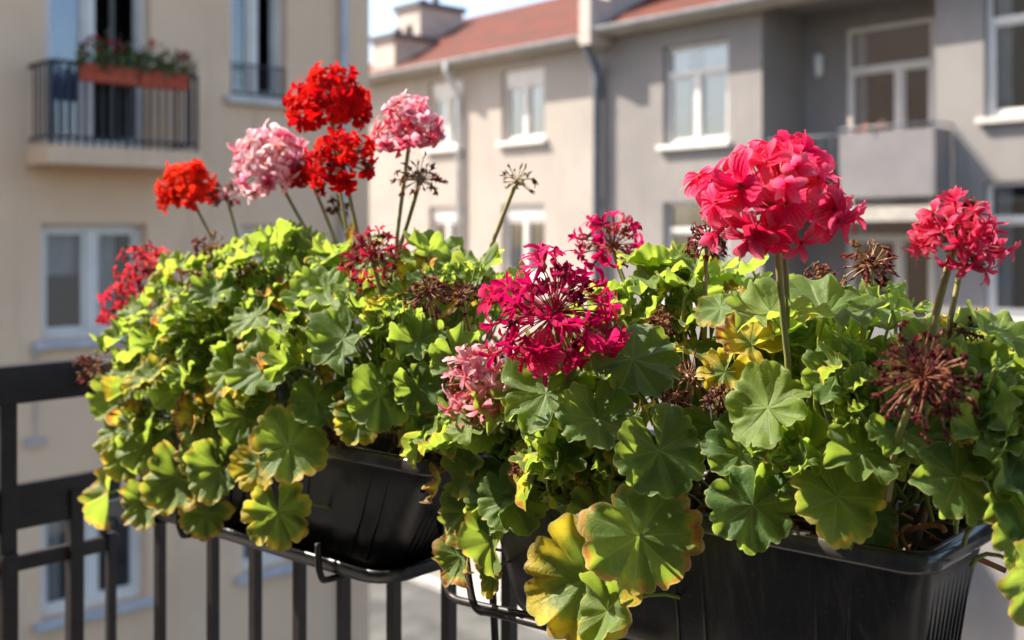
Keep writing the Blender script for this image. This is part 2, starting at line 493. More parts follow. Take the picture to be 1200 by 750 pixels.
def window(F, parent, t0, t1, z0, z1, depth=0.18, base=0.0, mullions=(0.5,), transom=None, curtain=None,
           sill='sill_stone', shutter=0.0, name='window', ajar=None):
    """a window set into an opening whose back sits at d = base - depth"""
    fb = base - depth - 0.02; ff = base - depth + 0.05; fw = 0.075
    root = MB()
    # the window's own mesh is its outer frame
    zt = z1 - shutter
    root.box(F, t0, t0 + fw, z0, zt, fb, ff)
    root.box(F, t1 - fw, t1, z0, zt, fb, ff)
    root.box(F, t0 + fw, t1 - fw, z0, z0 + fw, fb, ff)
    root.box(F, t0 + fw, t1 - fw, zt - fw, zt, fb, ff)
    w = root.build(name, 'white_frame', parent)
    it0, it1, iz0, iz1 = t0 + fw, t1 - fw, z0 + fw, zt - fw
    ztop = iz1
    if transom is not None:
        zt2 = iz0 + (iz1 - iz0) * transom
        b = MB(); b.box(F, it0, it1, zt2 - 0.045, zt2 + 0.045, fb + 0.002, ff + 0.012); b.build('transom_bar', 'white_frame', w)
        p = MB(); p.quad(F(it0, zt2 + .045, base - depth), F(it1, zt2 + .045, base - depth), F(it1, iz1, base - depth), F(it0, iz1, base - depth))
        p.build('pane', 'window_glass', w)
        ztop = zt2 - 0.045
    xs = [it0] + [it0 + (it1 - it0) * m for m in mullions] + [it1]
    for mx in xs[1:-1]:
        b = MB(); b.box(F, mx - 0.055, mx + 0.055, iz0, ztop, fb + 0.004, ff + 0.016); b.build('mullion', 'white_frame', w)
    for i in range(len(xs) - 1):
        a = xs[i] + (0.055 if i > 0 else 0); b_ = xs[i + 1] - (0.055 if i < len(xs) - 2 else 0)
        if ajar is not None and i == ajar:
            continue
        # sash
        s = MB(); sw = 0.05; sb = base - depth - 0.012; sf = base - depth + 0.03
        s.box(F, a + .001, a + sw, iz0 + .001, ztop - .001, sb, sf); s.box(F, b_ - sw, b_ - .001, iz0 + .001, ztop - .001, sb, sf)
        s.box(F, a + sw, b_ - sw, iz0 + .001, iz0 + sw, sb, sf); s.box(F, a + sw, b_ - sw, ztop - sw, ztop - .001, sb, sf)
        s.build('sash', 'white_frame', w)
        p = MB(); p.quad(F(a + sw, iz0 + sw, base - depth), F(b_ - sw, iz0 + sw, base - depth), F(b_ - sw, ztop - sw, base - depth), F(a + sw, ztop - sw, base - depth))
        p.build('pane', 'window_glass', w)
        if curtain and curtain[i % len(curtain)]:
            kind, frac = curtain[i % len(curtain)]
            m = MB(); n = 10; d0 = base - depth - 0.09
            za = iz1 if kind != 'blind' else iz1
            zb = iz0 if kind != 'blind' else iz1 - (iz1 - iz0) * frac
            ta, tb = (a, a + (b_ - a) * (frac if kind != 'blind' else 1.0))
            mat = 'curtain_blue' if kind == 'blue' else 'curtain_white'
            for k in range(n):
                k0, k1 = k / n, (k + 1) / n
                dd0 = d0 - 0.03 * (k % 2); dd1 = d0 - 0.03 * ((k + 1) % 2)
                m.quad(F(ta + (tb - ta) * k0, zb, dd0), F(ta + (tb - ta) * k1, zb, dd1), F(ta + (tb - ta) * k1, za, dd1), F(ta + (tb - ta) * k0, za, dd0))
            m.build('curtain', mat, w)
    if shutter:
        b = MB(); b.box(F, t0 + .003, t1 - .003, zt, z1 - .003, fb, ff + 0.02); b.build('shutter_box', 'white_frame', w)
    # dim room behind
    m = MB(); d0, d1 = fb - 0.005, fb - 1.2; e = 0.25
    A = lambda t, z, d: F(t, z, d)
    m.quad(A(t0 - e, z0 - e, d1), A(t1 + e, z0 - e, d1), A(t1 + e, z1 + e, d1), A(t0 - e, z1 + e, d1))
    m.quad(A(t0 - e, z0 - e, d0), A(t0 - e, z0 - e, d1), A(t0 - e, z1 + e, d1), A(t0 - e, z1 + e, d0))
    m.quad(A(t1 + e, z0 - e, d0), A(t1 + e, z0 - e, d1), A(t1 + e, z1 + e, d1), A(t1 + e, z1 + e, d0))
    m.quad(A(t0 - e, z1 + e, d0), A(t1 + e, z1 + e, d0), A(t1 + e, z1 + e, d1), A(t0 - e, z1 + e, d1))
    m.quad(A(t0 - e, z0 - e, d0), A(t1 + e, z0 - e, d0), A(t1 + e, z0 - e, d1), A(t0 - e, z0 - e, d1))
    m.build('room', 'room_dark', w)
    if sill:
        b = MB(); b.box(F, t0 - 0.09, t1 + 0.09, z0 - 0.10, z0 - 0.002, base - depth + 0.052, base + 0.11)
        b.build('sill', sill, w, bevel=0.012)
    return w

# ---- buildings across the street: cream house and grey house in one row
FR = Facade(0.23, 24.5, 0.669, -0.743)
cream = empty('terraced_house', FR(FR.t(590), 0))
tag(cream, 'cream rendered house with red tiled roof and chimneys left of the drainpipe', 'house')
grey = empty('terraced_house', FR(FR.t(860), 0))
tag(grey, 'grey rendered house with recessed loggia balcony and dark drainpipe', 'house')

ZE = FR.hit(612, 62)[1]                 # eaves height
tA0, tAB, tB1 = FR.t(418), FR.t(697), FR.t(1420)
rows = [FR.hit(612, 80)[1], FR.hit(612, 239)[1]]
ST = rows[0] - rows[1]                  # storey height
WH = rows[0] - FR.hit(612, 165)[1]
rows = [rows[0] - ST * k for k in range(4)]
opsA = []
for k, zt in enumerate(rows):
    for (a, b) in ((588, 638), (503, 541)):
        if zt - WH > 0.3: opsA.append((FR.t(a), FR.t(b), zt - WH, zt))
wall_with_openings(FR, tA0, tAB, 0, ZE, opsA, 0.2, 'wall', 'plaster_cream', cream)
for (a, b, c, d) in opsA:
    window(FR, cream, a, b, c, d, 0.16, curtain=[('white', 0.35), ('white', 0.5)], sill='white_frame', shutter=0.30)
# gable end on the far side of the cream house and the back volume
m = MB(); m.quad(FR(tA0, 0), FR(tA0, 0, -7), FR(tA0, ZE, -7), FR(tA0, ZE)); m.build('end_wall', 'plaster_cream', cream)

def roof(parent, ta, tb, ze, rise, run, name='roof'):
    m = MB()
    ov = 0.42
    p = [FR(ta, ze + 0.05, ov), FR(tb, ze + 0.05, ov), FR(tb, ze + rise, -run), FR(ta, ze + rise, -run)]
    m.quad(*p)
    m.quad(FR(ta, ze + rise, -run), FR(tb, ze + rise, -run), FR(tb, ze - 0.3, -2 * run), FR(ta, ze - 0.3, -2 * run))
    me = m.mesh(name, 'roof_tile')
    uv = me.uv_layers.new(name='UVMap')
    L = tb - ta; S = math.hypot(rise, run)
    for i, c in enumerate(((0, 0), (L, 0), (L, S), (0, S)) * 2): uv.data[i].uv = c
    o = bpy.data.objects.new(name, me); COL.objects.link(o); adopt(o, parent)
    sol = o.modifiers.new('thick', 'SOLIDIFY'); sol.thickness = 0.08; sol.offset = -1
    # soffit
    s = MB(); s.box(FR, ta, tb, ze - 0.10, ze - 0.03, -0.02, ov - 0.02); s.build('soffit', 'slab_concrete', parent)
    return o
rA = roof(cream, tA0 - 0.3, tAB + 0.12, ZE, 2.15, 3.6)
rB = roof(grey, tAB + 0.45, tB1, ZE + 0.1, 2.15, 3.6)

def gutter(parent, ta, tb, ze, mat):
    m = MB(); n = 8; r = 0.085
    for k in range(n):
        a0, a1 = math.pi * k / n, math.pi * (k + 1) / n
        q = [(0.47 - r * math.cos(a), ze + 0.03 - r * math.sin(a)) for a in (a0, a1)]
        m.quad(FR(ta, q[0][1], q[0][0]), FR(tb, q[0][1], q[0][0]), FR(tb, q[1][1], q[1][0]), FR(ta, q[1][1], q[1][0]))
    o = m.build('gutter', mat, parent)
    s = o.modifiers.new('thick', 'SOLIDIFY'); s.thickness = 0.012
gutter(cream, tA0 - 0.3, tAB, ZE, 'zinc_light')
gutter(grey, tAB + 0.46, tB1, ZE + 0.1, 'zinc_light')

def downpipe(parent, F, t, ztop, mat, r=0.055, d=0.09, start=0.47):
    m = MB()
    m.tube([F(t, ztop, start), F(t, ztop - 0.25, start), F(t, ztop - 0.65, d + 0.05), F(t, ztop - 0.85, d), F(t, 0.1, d)], r, 10)
    o = m.build('downpipe', mat, parent, smooth=True)
    for z in (ztop - 1.2, ztop - 3.4, ztop - 5.6):
        b = MB(); b.tube([F(t, z, d), F(t, z + 0.05, d)], r + 0.012, 10); b.build('pipe_clip', mat, o)
downpipe(cream, FR, FR.t(541), ZE, 'zinc_light', 0.06)
downpipe(grey, FR, FR.t(705), ZE + 0.05, 'zinc', 0.095, 0.13)
# fire wall between the roofs
m = MB(); m.box(FR, tAB + 0.14, tAB + 0.44, ZE - 0.2, ZE + 0.75, 0.02, 0.60); m.box(FR, tAB + 0.14, tAB + 0.44, ZE - 0.2, ZE + 2.6, -3.6, 0.018)
m.build('fire_wall', 'chimney_render', grey)
# chimneys on the cream roof
def chimney(px0, px1, pytop, d, wdep, parent):
    t0, zt = FR.hit(px0, pytop, d); t1 = FR.t(px1, d)
    m = MB(); m.box(FR, t0, t1, ZE + 0.2, zt, d - wdep, d)
    o = m.build('chimney', 'chimney_render', parent)
    c = MB(); c.box(FR, t0 - 0.08, t1 + 0.08, zt + 0.002, zt + 0.14, d - wdep - 0.08, d + 0.08); c.build('chimney_cap', 'chimney_cap', o)
    for q in (0.25, 0.75):
        p = MB(); c0 = FR(t0 + (t1 - t0) * q, zt + 0.13, d - wdep / 2); p.tube([c0, c0 + Vector((0, 0, 0.28))], 0.10, 10); p.build('chimney_pot', 'chimney_cap', o)
chimney(464, 492, 14, -1.4, 1.5, cream)
chimney(436, 462, 50, 0.1, 1.3, cream)
# grey house openings
b1 = (FR.t(777), FR.t(853), FR.hit(815, 168)[1], FR.hit(815, 50)[1])
r1 = (FR.t(1153), FR.t(1290), FR.hit(1170, 137)[1], FR.hit(1170, -22)[1])
lg = [FR.t(893), FR.t(1096)]
lz0 = FR.hit(1000, 243)[1]; lz1 = FR.hit(940, -2)[1]
opsB = [b1, r1]
rowB = [1, 2]
for k in rowB:
    for o_ in (b1, r1):
        if o_[2] - ST * k > 0.2: opsB.append((o_[0], o_[1], o_[2] - ST * k, o_[3] - ST * k))
LD = 1.35
logs = []
for k in range(3):
    if lz0 - ST * k > -0.4:
        logs.append((lg[0], lg[1], max(0.12, lz0 - ST * k), lz1 - ST * k, LD))
wall_with_openings(FR, tAB + 0.01, tB1, 0, ZE + 0.1, opsB + logs, 0.2, 'wall', 'plaster_grey', grey)
for i, (a, b, c, d) in enumerate(opsB):
    window(FR, grey, a, b, c, d, 0.16, transom=0.74, curtain=[('white', 0.6), ('white', 1.0)] if i % 2 == 0 else [('white', 0.35), ('white', 0.2)],
           sill='sill_stone' if i % 2 else 'white_frame')
for k, (a, b, c, d, _) in enumerate(logs):
    # back wall with door-window
    wa, wb = FR.t(993, -LD), FR.t(1095, -LD)
    zt = FR.hit(1040, 28, -LD)[1] - ST * k; zb = c + 0.06
    wall_with_openings(Facade(*(FR.o + FR.n * -LD).xy, FR.e.x, FR.e.y), a, b, c, d, [(wa, wb, zb, zt)], 0.1, 'loggia_wall', 'plaster_grey', grey)
    window(FR, grey, wa, wb, zb, zt, 0.06, base=-LD, mullions=(0.62,), transom=0.78, curtain=[('white', 0.25), None], sill=None, name='balcony_door')
    # projecting balcony: slab, panels, rail
    pa, pb = FR.t(983, 0.55), FR.t(1096, 0.55)
    s = MB(); s.box(FR, pa - 0.05, pb + 0.06, c - 0.24, c - 0.01, 0.003, 0.62); s.build('balcony_slab', 'slab_concrete', grey)
    zb0, zb1 = c + 0.14, FR.hit(1040, 153, 0.55)[1] - ST * k
    p = MB(); p.box(FR, pa, pb - 0.05, zb0, zb1, 0.50, 0.54); p.build('balcony_panel', 'panel_grey', grey)
    p = MB(); p.box(FR, pb - 0.03, pb, zb0, zb1, 0.02, 0.56); p.build('balcony_panel', 'panel_grey', grey)
    p = MB(); p.box(FR, pa, pa + 0.03, zb0, zb1, 0.02, 0.498); p.build('balcony_panel', 'panel_grey', grey)
    for tt in (pa + 0.06, pb - 0.10):
        q = MB(); q.box(FR, tt - 0.02, tt + 0.02, c - 0.02, zb1 + 0.07, 0.46, 0.495); q.build('balcony_post', 'zinc', grey)
    q = MB(); q.tube([FR(pa, zb1 + 0.08, 0.0), FR(pa, zb1 + 0.08, 0.52), FR(pb - 0.01, zb1 + 0.08, 0.52), FR(pb - 0.01, zb1 + 0.08, 0.0)], 0.018, 8); q.build('handrail', 'zinc', grey, smooth=True)
    q = MB(); q.tube([FR(a, zb1 + 0.05, -0.06), FR(pa, zb1 + 0.05, -0.06)], 0.018, 8); q.build('handrail', 'zinc', grey, smooth=True)
    for j in range(9):
        tt = a + (pa - a) * (j + 0.5) / 9
        q = MB(); q.tube([FR(tt, c, -0.06), FR(tt, zb1 + 0.05, -0.06)], 0.009, 6); q.build('baluster', 'zinc', grey)
    if k == 0:
        q = MB(); q.box(FR, pa - 0.11, pa - 0.02, c - 0.2, zb1 + 0.32, 0.003, 0.10); q.build('pillar', 'plaster_cream', grey)
    if k == 0:
        t0, z0 = FR.hit(963, 90, -LD)
        l = MB(); l.tube([FR(t0, z0 - 0.02, -LD + 0.09), FR(t0, z0 + 0.1, -LD + 0.09), FR(t0, z0 + 0.36, -LD + 0.09), FR(t0, z0 + 0.42, -LD + 0.09)], [0.06, 0.085, 0.085, 0.05], 12)
        lo = l.build('wall_lamp', 'lamp_opal', grey, smooth=True)
        l = MB(); l.box(FR, t0 - 0.05, t0 + 0.05, z0 + 0.1, z0 + 0.3, -LD, -LD + 0.06); l.build('lamp_bracket', 'zinc', lo)

tr = empty('flower_trough', FR(FR.t(1022, 0.35), FR.hit(1022, 148, 0.35)[1] - 0.1, 0.35)); tag(tr, 'small trough of pink and orange blossoms on the far grey loggia balcony', 'planter')
ta, tb = FR.t(1002, 0.35), FR.t(1042, 0.35); zc = FR.hit(1022, 157, 0.35)[1]
m = MB(); m.box(FR, ta, tb, zc - 0.30, zc, 0.26, 0.44); m.build('trough', 'terracotta', tr, bevel=0.01)
lv = MB(); R = random.Random(5)
for k in range(120):
    p = FR(R.uniform(ta, tb), zc + abs(R.gauss(0.0, 0.07)), 0.35 + R.gauss(0, 0.06)); n = Vector((R.gauss(0, 1), R.gauss(0, 1), R.gauss(0.5, 1))).normalized()
    x = n.orthogonal().normalized() * 0.035; y = n.cross(x); lv.quad(p - x, p - y * 0.7, p + x, p + y * 0.7)
lv.build('foliage', 'far_green', tr)['kind'] = 'stuff'
for k in range(8):
    fl = MB(); p = FR(R.uniform(ta, tb), zc + R.uniform(0.05, 0.14), 0.40)
    for j in range(6):
        q = p + Vector((R.gauss(0, .02), R.gauss(0, .02), R.gauss(0, .02))); n = Vector((R.gauss(0, 1), R.gauss(0, 1), R.gauss(0, 1))).normalized(); x = n.orthogonal().normalized() * 0.025; y = n.cross(x); fl.quad(q - x, q - y, q + x, q + y)
    o = fl.build('blossom', 'geranium_petal', tr); o.data.uv_layers.new(name='polar'); o.color = (0.75, 0.25, 0.10, 1) if k % 2 else (0.7, 0.25, 0.28, 1)

# ---- pavement in front of that row
m = MB(); m.box(FR, tA0 - 30, tB1 + 10, 0.0, 0.12, 0.0, 2.9); structure(m.build('pavement', 'paving'))
m = MB(); m.box(FR, tA0 - 30, tB1 + 10, 0.0, 0.135, 2.902, 3.06); structure(m.build('kerb', 'kerb_stone'))

# ---- tan house on the left
FC = Facade(-4.7, 13.0, 0.73, 0.683)
tan = empty('apartment_house', FC(0, 0))
tag(tan, 'tan rendered apartment house in shade with iron balcony and flower box', 'house')
cL, cR, cTop = FC.t(-900), FC.t(433), 16.0
w1 = (FC.t(48), FC.t(172), FC.hit(110, 395)[1], FC.hit(110, 262)[1])
w2 = (FC.t(283), FC.t(345), w1[2], w1[3])
door = (FC.t(53), FC.t(176), FC.hit(110, 176)[1] + 0.05, FC.hit(110, 176)[1] + 2.5)
up = (FC.t(270), FC.t(336), FC.hit(300, 115)[1], FC.hit(300, 115)[1] + 1.75)
H3 = 3.15
opsC = [w1, w2, door, up]
for o_ in (w1, w2): opsC.append((o_[0], o_[1], o_[2] - H3, o_[3] - H3))
far_t = -6.0
opsC.append((far_t, far_t + 1.5, w1[2], w1[3]))
wall_with_openings(FC, cL, cR, 0, cTop, opsC, 0.24, 'wall', 'plaster_tan', tan)
m = MB(); m.quad(FC(cR, 0), FC(cR, 0, -3.6), FC(cR, cTop, -3.6), FC(cR, cTop)); m.quad(FC(cL, 0, -3.6), FC(cR, 0, -3.6), FC(cR, cTop, -3.6), FC(cL, cTop, -3.6)); m.quad(FC(cL, cTop), FC(cR, cTop), FC(cR, cTop, -3.6), FC(cL, cTop, -3.6)); m.build('end_wall', 'plaster_tan', tan)
window(FC, tan, *w1, 0.2, mullions=(0.5,), curtain=[('blind', 0.45), ('white', 0.6)], sill='sill_metal')
window(FC, tan, *w2, 0.2, mullions=(0.5,), curtain=[('white', 0.6), None], sill='sill_metal')
window(FC, tan, *opsC[4], 0.2, mullions=(0.5,), curtain=[('white', 0.5), None], sill='sill_metal')
window(FC, tan, *opsC[5], 0.2, mullions=(0.5,), curtain=[('white', 0.9), None], sill='sill_metal')
window(FC, tan, *opsC[6], 0.2, mullions=(0.5,), curtain=[('white', 0.9), None], sill='sill_metal')
wd = window(FC, tan, *door, 0.2, mullions=(0.45,), curtain=[('blue', 1.0), None], sill=None, name='balcony_door', ajar=1)
wu = window(FC, tan, *up, 0.2, mullions=(0.5,), curtain=[None, None], sill='sill_stone', ajar=1)
# the open casement of the upper window, hinged on the right jamb
def casement(F, parent, th, z0, z1, w, ang, d0):
    ca, sa = math.cos(ang), math.sin(ang)
    fr = lambda a, z, c: F(th - a * ca, z, d0 - a * sa - c * 1.0)
    s = MB(); sw = 0.07
    s.box(fr, 0, sw, z0, z1, 0, 0.04); s.box(fr, w - sw, w, z0, z1, 0, 0.04)
    s.box(fr, sw, w - sw, z0, z0 + sw, 0, 0.04); s.box(fr, sw, w - sw, z1 - sw, z1, 0, 0.04)
    o = s.build('open_sash', 'white_frame', parent)
casement(FC, wu, up[1] - 0.08, up[2] + 0.08, up[3] - 0.08, 0.35, math.radians(70), -0.17)
casement(FC, wd, door[1] - 0.08, door[2] + 0.08, door[3] - 0.08, 0.5, math.radians(75), -0.17)
# low grille across the upper window
gr = MB(); n = 9
for k in range(n):
    tt = up[0] + 0.04 + (up[1] - up[0] - 0.08) * k / (n - 1)
    gr.tube([FC(tt, up[2] + 0.03, -0.03), FC(tt, up[2] + 0.42, -0.03)], 0.009, 6)
for z in (0.05, 0.42): gr.tube([FC(up[0] + 0.01, up[2] + z, -0.03), FC(up[1] - 0.01, up[2] + z, -0.03)], 0.014, 6)
gr.build('window_grille', 'grille_iron', tan)
# downpipe at the corner
m = MB(); tt = FC.t(403, 0.08); m.tube([FC(tt, 0.1, 0.09), FC(tt, cTop, 0.09)], 0.055, 10); m.build('downpipe', 'sill_metal', tan, smooth=True)
# old conduit under the lower window
m = MB(); tt = FC.t(42, 0.03); z_ = FC.hit(42, 405, 0.03)[1]
m.tube([FC(tt, z_, 0.03), FC(tt, z_ - 1.0, 0.03)], 0.012, 6); m.box(FC, tt - 0.05, tt + 0.05, z_ - 0.12, z_, 0.001, 0.06); m.box(FC, tt - 0.12, tt + 0.10, z_ - 1.12, z_ - 1.02, 0.001, 0.05)
m.build('cable_conduit', 'chimney_render', tan)
# balcony slab and iron railing
BD = 0.62
ba, bb = FC.t(60, BD), FC.t(230, BD)
bz = door[2] - 0.06
s = MB(); s.box(FC, ba - 0.05, bb + 0.05, bz - 0.2, bz, 0.002, BD + 0.06); s.build('balcony_slab', 'plaster_tan', tan)
rt = FC.hit(130, 78, BD)[1]
ir = MB(); ir.tube([FC(ba, rt, 0.0), FC(ba, rt, BD), FC(bb, rt, BD), FC(bb, rt, 0.0)], 0.026, 6)
rail = ir.build('balcony_rail', 'grille_iron', tan)
ir = MB(); ir.tube([FC(ba, bz + 0.09, 0.0), FC(ba, bz + 0.09, BD), FC(bb, bz + 0.09, BD), FC(bb, bz + 0.09, 0.0)], 0.018, 6); ir.build('bottom_rail', 'grille_iron', rail)
nb = 19
for k in range(nb):
    tt = ba + (bb - ba) * k / (nb - 1); r = 0.026 if k in (0, nb - 1, 9) else 0.017
    b = MB(); b.tube([FC(tt, bz, BD), FC(tt, rt, BD)], r, 6); b.build('bar', 'grille_iron', rail)
for k in range(1, 5):
    for tt in (ba, bb):
        b = MB(); b.tube([FC(tt, bz + 0.09, BD * k / 5), FC(tt, rt, BD * k / 5)], 0.011, 6); b.build('bar', 'grille_iron', rail)
# terracotta window boxes on that rail
for i, (pa, pb) in enumerate(((96, 160), (162, 218))):
    d = BD + 0.13
    ta, zt = FC.hit(pa, 76 + 6 * i, d); tb = FC.t(pb, d)
    zc = FC.hit(150, 80, d)[1]
    tr = empty('window_box', FC((ta + tb) / 2, zc - 0.2, d)); tag(tr, ['longer orange window box with red blooms on the far iron balcony rail', 'shorter orange window box with sparse greenery on the far iron balcony rail'][i], 'window box')
    m = MB(); fr = lambda a, z, c: FC(a, z, d + c * (1.0 if z > zc - 0.1 else 0.8))
    m.box(fr, ta, tb, zc - 0.19, zc, -0.09, 0.09); m.build('trough', 'terracotta', tr, bevel=0.012)
    lv = MB(); R = random.Random(31 + i)
    for k in range(420):
        p = FC(R.uniform(ta - 0.05, tb + 0.05), zc + R.gauss(0.07, 0.09), d + R.gauss(0.04, 0.08))
        n = Vector((R.gauss(0, 1), R.gauss(0, 1), R.gauss(0.5, 1))).normalized(); x = n.orthogonal().normalized() * R.uniform(0.02, 0.045); y = n.cross(x)
        lv.quad(p - x, p - y * 0.7, p + x, p + y * 0.7)
    lv.build('foliage', 'far_green', tr)['kind'] = 'stuff'
    for k in range(14 if i == 0 else 7):
        p = FC(R.uniform(ta, tb), zc + R.uniform(0.12, 0.30), d + R.uniform(-0.06, 0.1))
        fl = MB()
        for j in range(7):
            q = p + Vector((R.gauss(0, 0.02), R.gauss(0, 0.02), R.gauss(0, 0.02))); n = Vector((R.gauss(0, 1), R.gauss(0, 1), R.gauss(0, 1))).normalized()
            x = n.orthogonal().normalized() * 0.022; y = n.cross(x); fl.quad(q - x, q - y, q + x, q + y)
        o = fl.build('blossom', 'geranium_petal', tr); o.data.uv_layers.new(name='polar'); o.color = (0.55, 0.03, 0.04, 1) if k % 3 else (0.6, 0.12, 0.2, 1)

# far row closing the gap between the houses
FD = Facade(-5.0, 44.0, 1.0, -0.06)
far = empty('far_house', FD(0, 0)); tag(far, 'pale distant house closing the street gap', 'house')
opsD = []
for i in range(-4, 5):
    for k in range(3): opsD.append((i * 2.6, i * 2.6 + 1.1, 1.6 + k * 3.0, 3.1 + k * 3.0))
wall_with_openings(FD, -13, 13, 0, 10.2, opsD, 0.2, 'wall', 'plaster_cream', far)
for o_ in opsD:
    if -7 < o_[0] < 6: window(FD, far, *o_, 0.15, sill='sill_stone')
m = MB(); m.quad(FD(-13, 10.2, 0.3), FD(13, 10.2, 0.3), FD(13, 12.2, -4), FD(-13, 12.2, -4)); m.build('roof', 'roof_tile', far)

# ------------------------------------------------------------------ own balcony
U = Vector((-0.7557, 0.6549, 0)); V = Vector((0.6549, 0.7557, 0))
C0 = Vector((0.357, 0.947, HC - 0.277))      # near right corner of the near planter's rim
RZ = C0.z
def BX(L, q, z):
    """balcony frame: L along the railing to the far left, q outwards, z above the planter rims"""
    return C0 + U * L + V * q + Vector((0, 0, z))
def at(px, py, q):
    a = (px - 600.0) / FPX; b = (HORIZON - py) / FPX
    Y = (q + V.x * C0.x + V.y * C0.y) / (V.x * a + V.y)
    return Vector((a * Y, Y, HC + b * Y))
def pxm(p):                                   # metres per photo pixel at that point
    return p.y / FPX
RAIL_Q = 0.245
CORNER_L = 1.81
FLZ = -0.80
m = MB(); m.box(BX, -1.6, CORNER_L + 0.12, -1.75, RAIL_Q + 0.1, FLZ - 0.18, FLZ); structure(m.build('balcony_floor', 'balcony_tile'))
m = MB(); m.box(BX, -3.2, CORNER_L + 2.5, -2.0, -1.752, FLZ - 6, 3.5); structure(m.build('wall_behind', 'plaster_own'))

def railing():
    r = empty('balcony_railing', BX(CORNER_L, RAIL_Q, FLZ))
    tag(r, 'dark wrought iron balcony railing with flat bars behind the planters', 'railing')
    zt, zb = 0.022, -0.052
    m = MB(); m.box(BX, -1.5, CORNER_L + 0.025, RAIL_Q - 0.025, RAIL_Q + 0.025, zt - 0.05, zt); m.build('handrail', 'dark_iron', r, bevel=0.004)
    m = MB(); m.box(BX, CORNER_L - 0.026, CORNER_L + 0.026, -1.7, RAIL_Q - 0.03, zb, zt + 0.001); m.build('handrail', 'dark_iron', r, bevel=0.004)
    # side panel bars
    m = MB(); m.box(BX, CORNER_L - 0.012, CORNER_L + 0.012, -1.7, RAIL_Q + 0.03, -0.275, -0.212); m.build('cross_bar', 'dark_iron', r, bevel=0.003)
    m = MB(); m.box(BX, CORNER_L - 0.008, CORNER_L + 0.008, -1.7, RAIL_Q + 0.03, -0.383, -0.352); m.build('cross_bar', 'dark_iron', r, bevel=0.003)
    for q, w, top in ((0.175, 0.014, -0.24), (0.035, 0.016, zb), (-0.12, 0.010, zb), (-0.25, 0.010, zb), (-0.38, 0.010, zb), (0.255, 0.009, -0.345)):
        m = MB(); m.box(BX, CORNER_L - w - 0.006, CORNER_L + w - 0.006, q - w, q + w, FLZ, top); m.build('baluster', 'dark_iron', r, bevel=0.002)
    m = MB(); m.box(BX, CORNER_L - 0.03, CORNER_L + 0.0, 0.02, 0.05, FLZ, -0.34); m.build('post', 'dark_iron', r, bevel=0.003)
    # lower bar of the side panel left of the post
    m = MB(); m.box(BX, CORNER_L - 0.014, CORNER_L + 0.010, -1.7, 0.165, -0.30, -0.27); m.build('cross_bar', 'dark_iron', r, bevel=0.003)
    # main run
    m = MB(); m.box(BX, -1.5, CORNER_L, RAIL_Q - 0.008, RAIL_Q + 0.008, FLZ + 0.08, FLZ + 0.11); m.build('bottom_bar', 'dark_iron', r)
    Ls = [1.60, 1.42, 1.29, 1.165, 1.05, 0.93] + [0.93 - 0.12 * k for k in range(1, 20)]
    for L in Ls:
        m = MB(); m.box(BX, L - 0.0085, L + 0.0085, RAIL_Q - 0.0085, RAIL_Q + 0.0085, FLZ, zt - 0.048); m.build('baluster', 'dark_iron', r)
    # small scroll where the bar meets the corner baluster
    pts = [BX(CORNER_L, 0.255 + 0.018 * math.cos(a), -0.345 + 0.012 + 0.018 * math.sin(a)) for a in [k * 0.5 for k in range(11)]]
    m = MB(); m.tube(pts, 0.006, 6); m.build('scroll', 'dark_iron', r, smooth=True)
railing()

# ---- planters
def rrect(L0, L1, q0, q1, rad, n=5):
    pts = []
    for (cx, cy, a0) in ((L1 - rad, q1 - rad, 0), (L0 + rad, q1 - rad, 90), (L0 + rad, q0 + rad, 180), (L1 - rad, q0 + rad, 270)):
        for k in range(n + 1):
            a = math.radians(a0 + 90.0 * k / n)
            pts.append((cx + rad * math.cos(a), cy + rad * math.sin(a)))
    return pts

def loft(rings, close_last=True):
    m = MB(); n = len(rings[0])
    for r in rings: m.v += [tuple(p) for p in r]
    for k in range(len(rings) - 1):
        for j in range(n):
            a = k * n + j; b = k * n + (j + 1) % n
            m.f.append((a, b, b + n, a + n))
    if close_last: m.f.append(tuple((len(rings) - 1) * n + j for j in range(n)))
    return m

